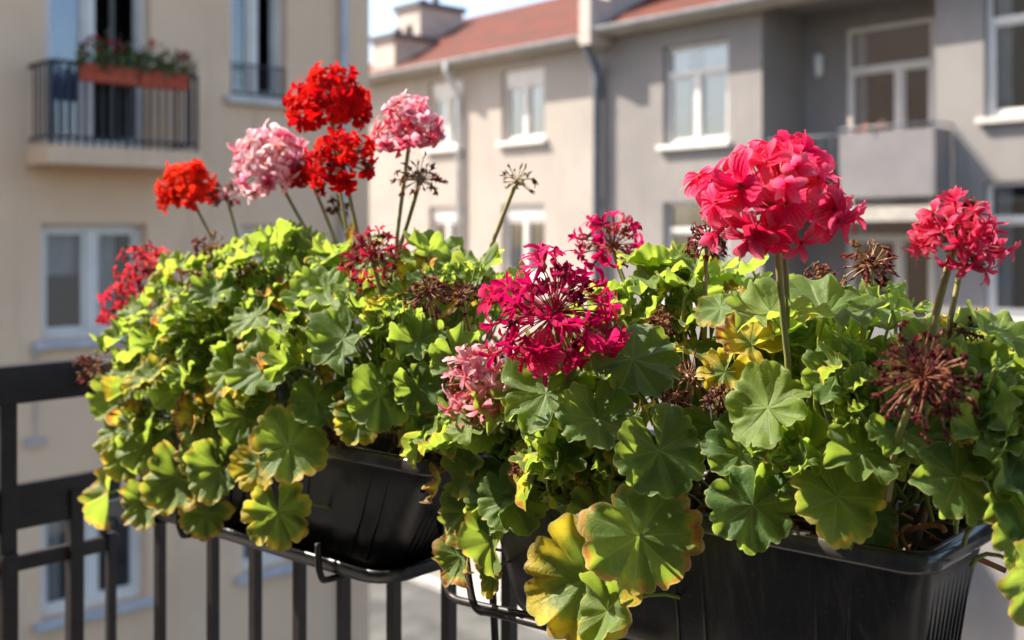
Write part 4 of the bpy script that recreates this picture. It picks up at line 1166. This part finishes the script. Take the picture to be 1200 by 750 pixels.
# ------------------------------------------------------------------ hero leaves, traced one by one at their own depth
def cam_vec(r, u, c): return Vector((r, -c, u))
HERO = [
 # px, py, q, radius px, normal (right, up, toward), tip angle deg in the picture, yellow, brown, painted sunlit tint, mesh list, index
 (772, 528, -0.055, 60, (-0.05, 0.35, 1), -70, 0.10, 0.05, 0.10, FLAT, 0),
 (750, 628, -0.075, 74, (0.10, 0.25, 1), -50, 0.36, 0.62, 0.15, FLAT, 1),
 (688, 676, -0.070, 82, (-0.30, 0.25, 1), -100, 0.66, 0.50, 0.45, FLAT, 2),
 (712, 716, -0.095, 52, (-0.85, 0.2, 0.6), -110, 0.25, 0.10, 0.55, FOLD, 0),
 (882, 592, -0.045, 58, (0.0, 0.40, 1), -95, 0.05, 0.10, 0.0, FLAT, 3),
 (981, 582, -0.030, 62, (-0.05, 0.65, 0.85), -60, 0.42, 0.35, 0.15, FLAT, 4),
 (868, 532, -0.020, 50, (0.0, 0.55, 0.9), 160, 0.06, 0.05, 0.0, FLAT, 5),
 (1018, 612, 0.020, 44, (0.1, 0.45, 0.9), -40, 0.35, 0.60, 0.0, FLAT, 6),
 (900, 478, -0.035, 56, (-0.45, 0.55, 0.65), 125, 0.10, 0.03, 0.70, WAVY, 0),
 (968, 366, 0.020, 68, (0.05, 1.0, 0.22), -20, 0.12, 0.20, 0.35, WAVY, 1),
 (903, 368, 0.050, 50, (-0.25, 0.9, 0.45), 150, 0.10, 0.05, 0.75, WAVY, 2),
 (880, 402, 0.030, 46, (0.2, 0.75, 0.7), 110, 0.95, 0.75, 0.3, WAVY, 3),
 (850, 436, 0.015, 34, (-0.2, 0.5, 0.8), -120, 0.80, 0.25, 0.6, FLAT, 7),
 (762, 312, 0.110, 46, (-0.1, 0.92, -0.15), 30, 0.35, 0.10, 0.9, WAVY, 4),
 (822, 318, 0.110, 42, (0.2, 0.9, 0.2), 100, 0.30, 0.15, 0.8, WAVY, 5),
 (640, 462, -0.040, 62, (-0.05, 0.75, 0.7), -10, 0.14, 0.05, 0.25, WAVY, 6),
 (742, 420, -0.020, 58, (0.15, 0.55, 0.85), -20, 0.05, 0.03, 0.0, FLAT, 8),
 (700, 490, -0.060, 52, (-0.2, 0.6, 0.8), -80, 0.08, 0.05, 0.05, WAVY, 7),
 (548, 540, -0.010, 46, (-0.75, 0.25, 0.55), 150, 0.40, 0.25, 0.85, WAVY, 0),
 (598, 585, -0.030, 46, (-0.2, 0.45, 0.9), -60, 0.15, 0.10, 0.35, FLAT, 9),
 (545, 600, -0.010, 42, (-0.55, 0.25, 0.75), -150, 0.35, 0.40, 0.5, FLAT, 1),
 (578, 632, -0.030, 46, (-0.45, 0.15, 0.8), -80, 0.30, 0.35, 0.7, FOLD, 1),
 (540, 652, -0.015, 34, (-0.6, 0.1, 0.7), -120, 0.45, 0.75, 0.4, WAVY, 2),
 (575, 672, -0.010, 30, (-0.3, 0.1, 0.9), -80, 0.5, 0.6, 0.5, FOLD, 2),
 (1168, 392, 0.060, 52, (0.15, 0.85, 0.4), 20, 0.15, 0.15, 0.55, WAVY, 3),
 (1090, 408, 0.040, 40, (-0.3, 0.7, 0.6), 120, 0.12, 0.10, 0.45, WAVY, 1),
 (1218, 676, -0.030, 60, (0.35, 0.25, 0.9), -80, 0.35, 0.50, 0.2, FLAT, 2),
 (1122, 560, -0.020, 58, (0.25, 0.45, 0.85), -80, 0.15, 0.20, 0.05, FLAT, 3),
 (1150, 512, -0.010, 44, (0.1, 0.7, 0.6), 60, 0.15, 0.1, 0.55, CURL, 0),
 (945, 530, -0.030, 40, (-0.2, 0.7, 0.7), 40, 0.10, 0.05, 0.4, CURL, 1),
 (1060, 505, -0.020, 48, (-0.1, 0.6, 0.8), -40, 0.08, 0.05, 0.1, WAVY, 4),
 (1010, 530, -0.030, 46, (0.0, 0.6, 0.8), 200, 0.12, 0.10, 0.2, WAVY, 6),
 (1185, 560, -0.010, 46, (0.4, 0.5, 0.7), -60, 0.15, 0.15, 0.2, WAVY, 5),
 (980, 440, -0.010, 48, (-0.2, 0.6, 0.8), 200, 0.05, 0.03, 0.1, WAVY, 7),
 (1182, 588, -0.01, 52, (0.3, 0.45, 0.85), -70, 0.2, 0.25, 0.1, WAVY, 1),
 (1200, 625, -0.02, 50, (0.3, 0.35, 0.9), -80, 0.3, 0.4, 0.2, FLAT, 6),
 (1150, 435, 0.03, 40, (0.1, 0.7, 0.5), 30, 0.2, 0.2, 0.5, WAVY, 2),
 (1196, 470, 0.03, 42, (0.2, 0.6, 0.6), 0, 0.2, 0.2, 0.4, WAVY, 4),
 (835, 500, 0.0, 40, (0.1, 0.5, 0.9), -90, 0.15, 0.2, 0.0, FLAT, 5),
 # left planter
 (445, 462, -0.045, 46, (0.05, 0.30, 1), -90, 0.08, 0.05, 0.0, FLAT, 0),
 (312, 430, -0.050, 46, (-0.35, 0.45, 0.85), -150, 0.08, 0.05, 0.15, WAVY, 1),
 (402, 398, -0.045, 44, (-0.35, 0.45, 0.85), -130, 0.10, 0.05, 0.15, WAVY, 2),
 (338, 522, -0.060, 50, (-0.05, 0.35, 1), 20, 0.40, 0.45, 0.35, FLAT, 4),
 (302, 545, -0.055, 36, (-0.5, 0.35, 0.8), -160, 0.75, 0.45, 0.5, WAVY, 0),
 (326, 600, -0.050, 44, (0.05, 0.15, 1), -85, 0.45, 0.40, 0.3, FLAT, 7),
 (208, 560, -0.040, 48, (-0.3, 0.30, 0.9), -95, 0.40, 0.45, 0.45, WAVY, 3),
 (128, 578, 0.010, 40, (-0.75, 0.1, 0.5), -95, 0.45, 0.6, 0.5, FOLD, 3),
 (150, 535, -0.010, 34, (-0.2, 0.35, 0.8), -60, 0.45, 0.5, 0.8, WAVY, 4),
 (150, 455, 0.0, 44, (-0.55, 0.35, 0.75), -110, 0.20, 0.1, 0.6, WAVY, 5),
 (218, 450, -0.020, 42, (-0.25, 0.45, 0.85), -80, 0.15, 0.1, 0.45, WAVY, 6),
 (335, 292, 0.090, 44, (0.1, 0.85, -0.35), 20, 0.15, 0.05, 0.9, WAVY, 2),
 (375, 345, 0.0, 44, (-0.2, 0.7, 0.6), 150, 0.15, 0.1, 0.45, WAVY, 7),
 (262, 300, 0.080, 34, (-0.3, 0.85, 0.1), 120, 0.25, 0.05, 0.95, WAVY, 0),
 (300, 370, -0.020, 38, (-0.4, 0.6, 0.6), 160, 0.25, 0.2, 0.6, WAVY, 3),
 (490, 400, -0.020, 36, (0.0, 0.6, 0.8), -30, 0.10, 0.1, 0.2, WAVY, 5),
 (420, 490, -0.020, 34, (0.0, 0.3, 0.9), -60, 0.45, 0.4, 0.1, FLAT, 8),
 (255, 548, -0.045, 42, (-0.15, 0.3, 0.95), -90, 0.35, 0.4, 0.25, WAVY, 1),
 (285, 488, -0.035, 38, (-0.1, 0.4, 0.9), -70, 0.2, 0.2, 0.2, WAVY, 4),
 (175, 520, -0.030, 38, (-0.35, 0.4, 0.85), -110, 0.25, 0.2, 0.5, WAVY, 6),
 (170, 590, -0.015, 34, (-0.4, 0.2, 0.9), -80, 0.4, 0.55, 0.4, WAVY, 7),
 (240, 602, -0.030, 34, (-0.1, 0.2, 1.0), -95, 0.45, 0.55, 0.3, FLAT, 3),
 (370, 470, -0.030, 34, (0.0, 0.4, 0.9), -80, 0.2, 0.25, 0.1, WAVY, 0),
 (490, 455, -0.020, 34, (0.1, 0.4, 0.9), -60, 0.2, 0.25, 0.1, WAVY, 3),
 (535, 420, -0.010, 36, (0.1, 0.5, 0.8), -60, 0.12, 0.1, 0.2, WAVY, 2),
 (140, 500, -0.010, 36, (-0.6, 0.3, 0.7), -120, 0.3, 0.2, 0.6, WAVY, 1),
 (250, 500, -0.030, 40, (-0.2, 0.4, 0.9), -100, 0.2, 0.1, 0.3, FLAT, 9),
]
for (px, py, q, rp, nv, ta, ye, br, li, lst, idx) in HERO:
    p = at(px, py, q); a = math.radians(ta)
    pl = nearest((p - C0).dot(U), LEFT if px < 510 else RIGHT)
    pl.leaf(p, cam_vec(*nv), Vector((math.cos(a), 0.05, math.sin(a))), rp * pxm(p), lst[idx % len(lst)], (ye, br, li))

# ------------------------------------------------------------------ the mounds of foliage
def lerp_table(tab, x):
    if x <= tab[0][0]: return tab[0][1]
    for (a, va), (b, vb) in zip(tab, tab[1:]):
        if x <= b: return va + (vb - va) * (x - a) / (b - a)
    return tab[-1][1]

def mound(names, Lrange, Htab, Ftab, Btab, n, seed, sun_tint_gain):
    """leaf positions through a long mound: Htab height of the top over L, Ftab reach in front, Btab how far it hangs"""
    R = random.Random(seed)
    placed = 0; tries = 0; pts = []
    while placed < n and tries < n * 12:
        tries += 1
        L = R.uniform(*Lrange)
        H, Fr, Bk = lerp_table(Htab, L), lerp_table(Ftab, L), lerp_table(Btab, L)
        th = R.triangular(-0.5, 2.9, 0.9)              # 0 = straight to the viewer, pi/2 = top, pi = outwards
        s = 1.0 - abs(R.gauss(0, 0.17))
        if s < 0.35: continue
        wob = 1.0 + 0.10 * math.sin(L * 23 + th * 4) + 0.06 * math.sin(L * 51 + th * 7)
        s *= wob
        cq = 0.105
        if th < 0:
            q = cq - Fr * s * math.cos(th); z = 0.02 - Bk * s * math.sin(-th) / math.sin(0.5)
        else:
            reach = Fr if th < math.pi / 2 else 0.16
            q = cq - reach * s * math.cos(th); z = 0.02 + H * s * math.sin(th) ** 0.85
        if names is RIGHT and ((L < 0.26 and z < 0.07 and q < 0.07) or (L < 0.09 and z < 0.075 and q < 0.15)): continue
        if names is RIGHT and 0.05 < L < 0.34 and q < 0.06 and z > 0.085: continue
        if 0.55 < L < 1.0 and names is LEFT and z < 0.035 and q < 0.05: continue
        p = BX(L, q, z)
        rad = R.uniform(0.014, 0.022) if R.random() < 0.25 else R.triangular(0.024, 0.047, 0.032)
        if any((p - o).length < 0.45 * (rad + r) * 0.75 for o, r in pts): continue
        pts.append((p, rad))
        outw = (V * (-math.cos(th)) + Vector((0, 0, 1)) * math.sin(th)).normalized()
        # ends of the mound face along the box
        e0 = (L - Lrange[0]) / 0.12; e1 = (Lrange[1] - L) / 0.12
        if e0 < 1: outw = (outw - U * (1 - e0) * 0.9).normalized()
        if e1 < 1: outw = (outw + U * (1 - e1) * 0.9).normalized()
        nrm = outw * 0.62 + Vector((0, 0, 0.42)) + SUN * 0.22 + Vector((R.gauss(0, .40), R.gauss(0, .40), R.gauss(0, .28)))
        tip = outw * 0.5 + Vector((0, 0, -0.75)) + Vector((R.gauss(0, .45), R.gauss(0, .45), R.gauss(0, .35)))
        k = R.random()
        lst = FLAT if k < 0.38 else WAVY if k < 0.86 else CURL if k < 0.94 else FOLD
        if lst is CURL: rad *= 0.85
        old = R.random()
        ye = 0.04 + 0.20 * R.random() + (0.45 * R.random() if old < 0.22 else 0) + (0.3 * R.random() if th < 0.15 else 0)
        br = 0.10 * R.random() + (0.6 * R.random() if old < 0.22 or th < 0.1 else 0)
        li = max(0.0, min(1.0, R.gauss(0.28 + 0.40 * max(0, math.sin(th)) * sun_tint_gain, 0.2)))  # leaves near the mound top are tinted brighter, as if sunlit
        if R.random() < (0.30 if z < 0.08 and q > 0.0 else 0.05):
            ye, br, lst, rad = 1.0, 1.0, CURL, rad * 0.8
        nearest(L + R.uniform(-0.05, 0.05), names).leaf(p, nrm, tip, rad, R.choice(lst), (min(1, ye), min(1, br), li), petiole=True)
        placed += 1
    return placed

nL = mound(LEFT, (0.60, 1.31), [(0.58, 0.215), (0.75, 0.225), (0.95, 0.235), (1.08, 0.235), (1.2, 0.205), (1.33, 0.14), (1.40, 0.09), (1.46, 0.04)],
      [(0.6, 0.13), (0.9, 0.155), (1.1, 0.16), (1.5, 0.13)], [(0.6, 0.0), (0.9, 0.02), (1.0, 0.08), (1.2, 0.11), (1.35, 0.13), (1.5, 0.13)], 370, 11, 1.0)
nR = mound(RIGHT, (-0.10, 0.63), [(-0.12, 0.13), (0.0, 0.17), (0.12, 0.185), (0.22, 0.20), (0.34, 0.21), (0.42, 0.165), (0.5, 0.10), (0.64, 0.05)],
      [(-0.1, 0.12), (0.1, 0.125), (0.3, 0.145), (0.5, 0.16), (0.62, 0.12)], [(-0.1, 0.06), (0.02, 0.0), (0.18, 0.0), (0.3, 0.04), (0.45, 0.08), (0.62, 0.10)], 350, 23, 0.8)

# tight clumps of small crisped young leaves
CLUMPS = [(640, 530, -0.03, 26, 44), (665, 555, -0.03, 18, 34), (615, 520, -0.02, 14, 34), (985, 425, 0.0, 20, 32), (990, 470, -0.02, 18, 40), (920, 520, -0.03, 14, 30),
          (1040, 470, -0.01, 14, 36), (790, 345, 0.09, 16, 44), (1150, 470, 0.02, 16, 40), (930, 560, -0.02, 10, 26),
          (200, 420, 0.0, 18, 44), (240, 380, 0.02, 18, 44), (260, 470, -0.02, 14, 36), (480, 375, -0.01, 20, 40), (175, 480, 0.0, 16, 40), (420, 350, 0.0, 12, 34), (540, 330, 0.06, 18, 44), (300, 340, 0.03, 14, 40), (455, 430, -0.02, 12, 34)]
RC = random.Random(77)
for (px, py, q, n, sp) in CLUMPS:
    for k in range(int(n * 0.45)):
        p = at(px + RC.gauss(0, sp * 0.5), py + RC.gauss(0, sp * 0.45), q + RC.gauss(0, 0.02))
        out = Vector((RC.gauss(-0.1, 0.6), -0.5 + RC.gauss(0, 0.4), 0.7 + RC.gauss(0, 0.5)))
        pl = nearest((p - C0).dot(U), LEFT if px < 580 else RIGHT)
        pl.leaf(p, out, Vector((RC.gauss(0, 1), RC.gauss(0, 1), RC.gauss(0, 1))), RC.uniform(0.009, 0.019), RC.choice(CURL), (0.1 + 0.25 * RC.random(), 0.15 * RC.random(), RC.uniform(0.2, 0.7)))

# ------------------------------------------------------------------ flower heads
SCAR = [(0.74, 0.008, 0.008, 1), (0.82, 0.022, 0.010, 1), (0.62, 0.005, 0.010, 1)]
ORNG = [(0.85, 0.045, 0.012, 1), (0.82, 0.03, 0.015, 1)]
PALE = [(0.97, 0.40, 0.48, 0.12), (0.98, 0.58, 0.62, 0.02), (0.93, 0.18, 0.29, 0.30)]
PINK = [(0.93, 0.22, 0.31, 0.28), (0.95, 0.34, 0.40, 0.18), (0.84, 0.08, 0.16, 0.65)]
CORL = [(0.88, 0.016, 0.115, 0.90), (0.82, 0.008, 0.09, 0.96), (0.94, 0.045, 0.16, 0.80)]
MAGE = [(0.66, 0.006, 0.115, 1), (0.76, 0.016, 0.15, 0.95), (0.54, 0.004, 0.085, 1)]
SALM = [(0.95, 0.33, 0.37, 0.45), (0.93, 0.22, 0.27, 0.6)]
ROSE = [(0.84, 0.035, 0.13, 0.80), (0.76, 0.02, 0.09, 0.92)]
BRWN = [(0.38, 0.18, 0.09, 1), (0.27, 0.09, 0.055, 1), (0.46, 0.26, 0.13, 1), (0.34, 0.08, 0.07, 1)]
MARO = [(0.17, 0.016, 0.024, 1), (0.24, 0.035, 0.03, 1), (0.12, 0.014, 0.018, 1), (0.30, 0.09, 0.045, 1)]
TANB = [(0.46, 0.25, 0.13, 1), (0.38, 0.16, 0.08, 1), (0.28, 0.08, 0.05, 1)]
DKRD = [(0.42, 0.022, 0.04, 1), (0.52, 0.03, 0.06, 1), (0.36, 0.11, 0.06, 1)]
def wc(fresh, dry): return {'thin': fresh, 'open': fresh, 'star': fresh, 'half': fresh, 'double': fresh, 'with': dry, 'seed': dry}
P = PLANTS
# left planter
P['p2'].head(388, 124, 0.12, 64, (-0.05, 1, 0.2), 66, 1.95, [('double', 5), ('half', 1)], SCAR, 19, (412, 300, 0.11))
P['p2'].head(402, 192, 0.06, 55, (-0.15, 0.8, 0.75), 48, 1.9, [('double', 4), ('star', 2), ('with', 1)], wc(SCAR, DKRD), 18, (432, 330, 0.09))
P['p2'].head(362, 205, 0.13, 30, (-0.5, 0.5, 0.3), 16, 1.5, [('double', 3)], SCAR, 17, (398, 295, 0.11))
P['p3'].head(320, 198, 0.10, 66, (-0.25, 1, 0.35), 52, 1.75, [('double', 6), ('star', 2)], PALE, 20, (384, 312, 0.09))
P['p3'].head(481, 158, 0.12, 56, (0.05, 1, 0.25), 48, 1.75, [('double', 6), ('star', 2)], PINK, 18, (466, 272, 0.11))
P['p1'].head(222, 226, 0.10, 46, (-0.3, 1, 0.3), 44, 1.75, [('double', 5), ('half', 1)], ORNG, 16, (272, 318, 0.08))
P['p1'].head(266, 232, 0.14, 30, (0.1, 1, 0.2), 18, 1.9, [('star', 1), ('with', 2)], wc(PINK, DKRD), 11, (284, 300, 0.12))
P['p1'].head(176, 318, 0.06, 50, (-0.3, 0.6, 0.5), 40, 2.1, [('star', 3), ('half', 2), ('with', 2)], wc([(0.62, 0.03, 0.05, 1), (0.72, 0.06, 0.07, 1)], DKRD), 14, (215, 395, 0.06))
P['p1'].head(146, 362, 0.05, 40, (-0.5, 0.4, 0.6), 26, 1.9, [('star', 3), ('half', 2), ('with', 2)], wc([(0.60, 0.02, 0.04, 1), (0.55, 0.03, 0.05, 1)], DKRD), 13, (190, 420, 0.06))
P['p1'].head(246, 292, 0.05, 32, (-0.1, 1, 0.2), 22, 2.0, [('with', 3), ('seed', 1)], BRWN, 12, (262, 345, 0.10))
P['p1'].head(112, 430, -0.04, 36, (-0.5, 0.5, 0.4), 22, 2.1, [('with', 3), ('seed', 1)], BRWN, 13, (165, 480, 0.06))
P['p2'].head(436, 300, 0.00, 55, (-0.05, 0.75, 0.75), 66, 2.0, [('with', 5), ('thin', 2), ('seed', 1)], wc([(0.50, 0.012, 0.05, 1)], DKRD), 14, (462, 400, 0.02), ped=(0.34, 0.10, 0.06))
P['p3'].head(492, 212, 0.10, 46, (0.0, 1, 0.3), 34, 2.0, [('with', 3), ('seed', 2)], BRWN, 13, (470, 285, 0.11), ped=(0.34, 0.22, 0.10))
P['p3'].head(606, 212, 0.14, 30, (0.05, 1, 0.3), 20, 2.1, [('seed', 3), ('with', 1)], [(0.22, 0.09, 0.05, 1), (0.42, 0.28, 0.15, 1)], 13, (572, 300, 0.12), ped=(0.42, 0.34, 0.17), inner=0.75)
P['p3'].head(502, 342, -0.06, 40, (0.1, 0.6, 0.7), 44, 2.1, [('with', 3), ('seed', 1)], MARO + BRWN, 12, (520, 410, 0.04))
P['p3'].head(540, 346, -0.03, 34, (0.2, 0.6, 0.6), 30, 2.0, [('with', 3), ('seed', 1)], MARO, 11, (552, 400, 0.06))
P['p1'].head(230, 330, -0.02, 30, (-0.2, 0.8, 0.5), 22, 2.0, [('with', 3), ('seed', 1)], BRWN, 12, (245, 370, 0.0))
P['p2'].head(290, 318, 0.02, 26, (0.0, 0.9, 0.4), 18, 2.0, [('with', 3)], BRWN, 11, (300, 350, 0.02))
P['p2'].head(395, 505, 0.0, 26, (0.1, 0.4, 0.8), 18, 2.1, [('with', 3)], BRWN, 12, (392, 480, 0.04))
P['p3'].head(476, 500, 0.01, 24, (0.1, 0.2, 0.8), 18, 2.1, [('with', 3)], BRWN + TANB, 12, (478, 470, 0.05))
P['r1'].head(612, 545, -0.05, 24, (-0.1, 0.5, 0.8), 16, 2.1, [('with', 3)], BRWN + TANB, 13, (620, 575, 0.0))
P['r2'].head(775, 380, 0.03, 28, (0.0, 0.7, 0.7), 20, 2.1, [('with', 3), ('seed', 1)], TANB, 13, (780, 420, 0.04))
P['r2'].head(790, 470, -0.02, 26, (-0.1, 0.5, 0.8), 20, 2.1, [('with', 3)], TANB, 14, (795, 510, 0.02))
P['p3'].head(395, 245, 0.14, 26, (0.0, 1, 0.2), 14, 2.0, [('with', 3)], TANB, 11, (420, 300, 0.12))
# right planter
P['r3'].head(908, 246, -0.045, 100, (-0.03, 1, 0.40), 44, 1.72, [('open', 9), ('star', 2), ('half', 2)], CORL, 35, (923, 420, -0.015), 'stem_tan', 0.0031, 0.74, (0.40, 0.12, 0.06))
m = MB(); m.tube(bez(at(914, 256, -0.03), at(924, 320, -0.02), at(922, 385, -0.008), 6), 0.0026, 8); m.build('flower_stalk', 'stem_tan', P['r3'].root, smooth=True)
P['r3'].head(1120, 283, 0.03, 66, (0.0, 1, 0.40), 50, 1.85, [('star', 2), ('thin', 4), ('half', 2), ('with', 1)], wc(ROSE, DKRD), 25, (1092, 388, 0.03), 'stem_tan', 0.0035, 0.62)
P['r3'].head(1128, 300, 0.06, 20, (0.0, 1, 0.2), 8, 1.6, [('with', 1)], DKRD, 12, (1114, 372, 0.05), 'stem_tan', 0.0026)
P['r3'].head(1022, 312, 0.08, 42, (0.0, 1, 0.45), 36, 2.0, [('with', 4), ('seed', 2)], TANB + MARO, 17, (1012, 385, 0.06), 'stem_tan', 0.0028, 0.7, (0.45, 0.27, 0.12))
P['r3'].head(962, 322, 0.12, 26, (-0.1, 1, 0.3), 20, 2.0, [('with', 3), ('seed', 1)], TANB, 13, (965, 370, 0.10), 'stem_tan', 0.0025)
P['r3'].head(1082, 442, -0.075, 68, (0.0, 0.62, 0.80), 105, 1.95, [('with', 6), ('seed', 1)], MARO, 17, (1050, 520, -0.03), 'stem_tan', 0.003, 0.84, (0.24, 0.08, 0.04), droop=0.10, minang=0.2)
P['r3'].head(1130, 388, 0.05, 28, (0.2, 0.8, 0.3), 16, 2.0, [('with', 3)], MARO + BRWN, 12, (1120, 430, 0.05))
P['r1'].head(650, 368, -0.05, 76, (-0.02, 0.45, 0.9), 92, 2.05, [('thin', 5), ('star', 2), ('with', 3)], wc(MAGE, [(0.34, 0.008, 0.06, 1), (0.22, 0.008, 0.04, 1), (0.45, 0.012, 0.09, 1)]), 25, (668, 470, -0.01), 'stem_green', 0.0035, 0.76, (0.42, 0.04, 0.08), minang=0.45)
P['r1'].head(638, 412, -0.085, 22, (-0.05, -0.1, 1), 1, 0.4, [('open', 1)], [(0.84, 0.03, 0.11, 0.92)], 36, None, ped=(0.40, 0.05, 0.07))
P['r1'].head(636, 312, -0.02, 18, (0.0, 1, 0.3), 2, 0.5, [('star', 1)], MAGE, 30, None, ped=(0.40, 0.05, 0.07))
P['r1'].head(588, 350, -0.05, 22, (-0.9, 0.2, 0.6), 3, 0.9, [('star', 1)], MAGE, 32, None, ped=(0.40, 0.05, 0.07))
P['r1'].head(702, 395, -0.05, 22, (0.6, 0.0, 0.8), 2, 0.9, [('open', 1)], [(0.76, 0.02, 0.13, 1)], 28, None, ped=(0.40, 0.05, 0.07))
P['r1'].head(566, 450, -0.02, 54, (-0.45, 0.35, 0.8), 36, 1.75, [('half', 3), ('star', 2), ('thin', 3), ('with', 1)], wc(SALM, [(0.5, 0.12, 0.09, 1), (0.45, 0.2, 0.1, 1)]), 23, (610, 500, 0.0), 'stem_green', 0.003, 0.68, (0.60, 0.25, 0.16))
P['r2'].head(718, 290, 0.13, 60, (0.0, 1, 0.3), 40, 1.95, [('half', 3), ('star', 3), ('with', 3)], wc(MAGE + [(0.78, 0.16, 0.2, 0.7)], [(0.5, 0.14, 0.10, 1), (0.3, 0.06, 0.05, 1)]), 17, (740, 350, 0.12))
P['r2'].head(828, 286, 0.08, 42, (0.0, 1, 0.35), 44, 2.05, [('with', 4), ('seed', 2)], [(0.45, 0.13, 0.10, 1), (0.36, 0.17, 0.10, 1), (0.25, 0.04, 0.04, 1)], 15, (826, 350, 0.08), 'stem_green', 0.0026)
P['r2'].head(808, 442, 0.0, 34, (-0.1, 0.7, 0.8), 20, 1.9, [('with', 2), ('seed', 2)], TANB, 14, (806, 490, 0.02), 'stem_tan', 0.0025, 0.75, (0.42, 0.24, 0.13))
P['r2'].head(845, 468, -0.01, 30, (0.3, 0.5, 0.8), 30, 2.2, [('with', 4)], [(0.22, 0.10, 0.06, 1), (0.30, 0.16, 0.10, 1)], 15, (850, 505, 0.02), 'stem_tan', 0.0025)

# stems, petioles and dried fibres on the soil
for k, pl in PLANTS.items():
    tops = []
    for i in range(6):
        tops.append(BX(pl.L + rng.uniform(-0.12, 0.12), rng.uniform(0.02, 0.18), rng.uniform(0.05, 0.14)))
    pl.stems(tops); pl.finish()
for pl, L0, L1 in ((PLANTS['r3'], 0.0, 0.2), (PLANTS['r2'], 0.2, 0.36), (PLANTS['p3'], 0.62, 0.85), (PLANTS['p2'], 0.86, 1.1)):
    m = MB()
    for k in range(46):
        a = BX(rng.uniform(L0, L1) + 0.03, rng.uniform(0.03, 0.16), rng.uniform(-0.035, 0.03)); b = a + Vector((rng.gauss(0, .03), rng.gauss(0, .03), rng.uniform(-0.03, 0.03)))
        m.tube(bez(a, (a + b) / 2 + Vector((rng.gauss(0, .015), rng.gauss(0, .015), 0.012)), b, 4), rng.uniform(0.0012, 0.003), 5)
    m.build('dead_stems', 'dried_fibre', pl.root, smooth=True)['kind'] = 'stuff'
print('leaves', {k: p.count for k, p in PLANTS.items()}, nL, nR)
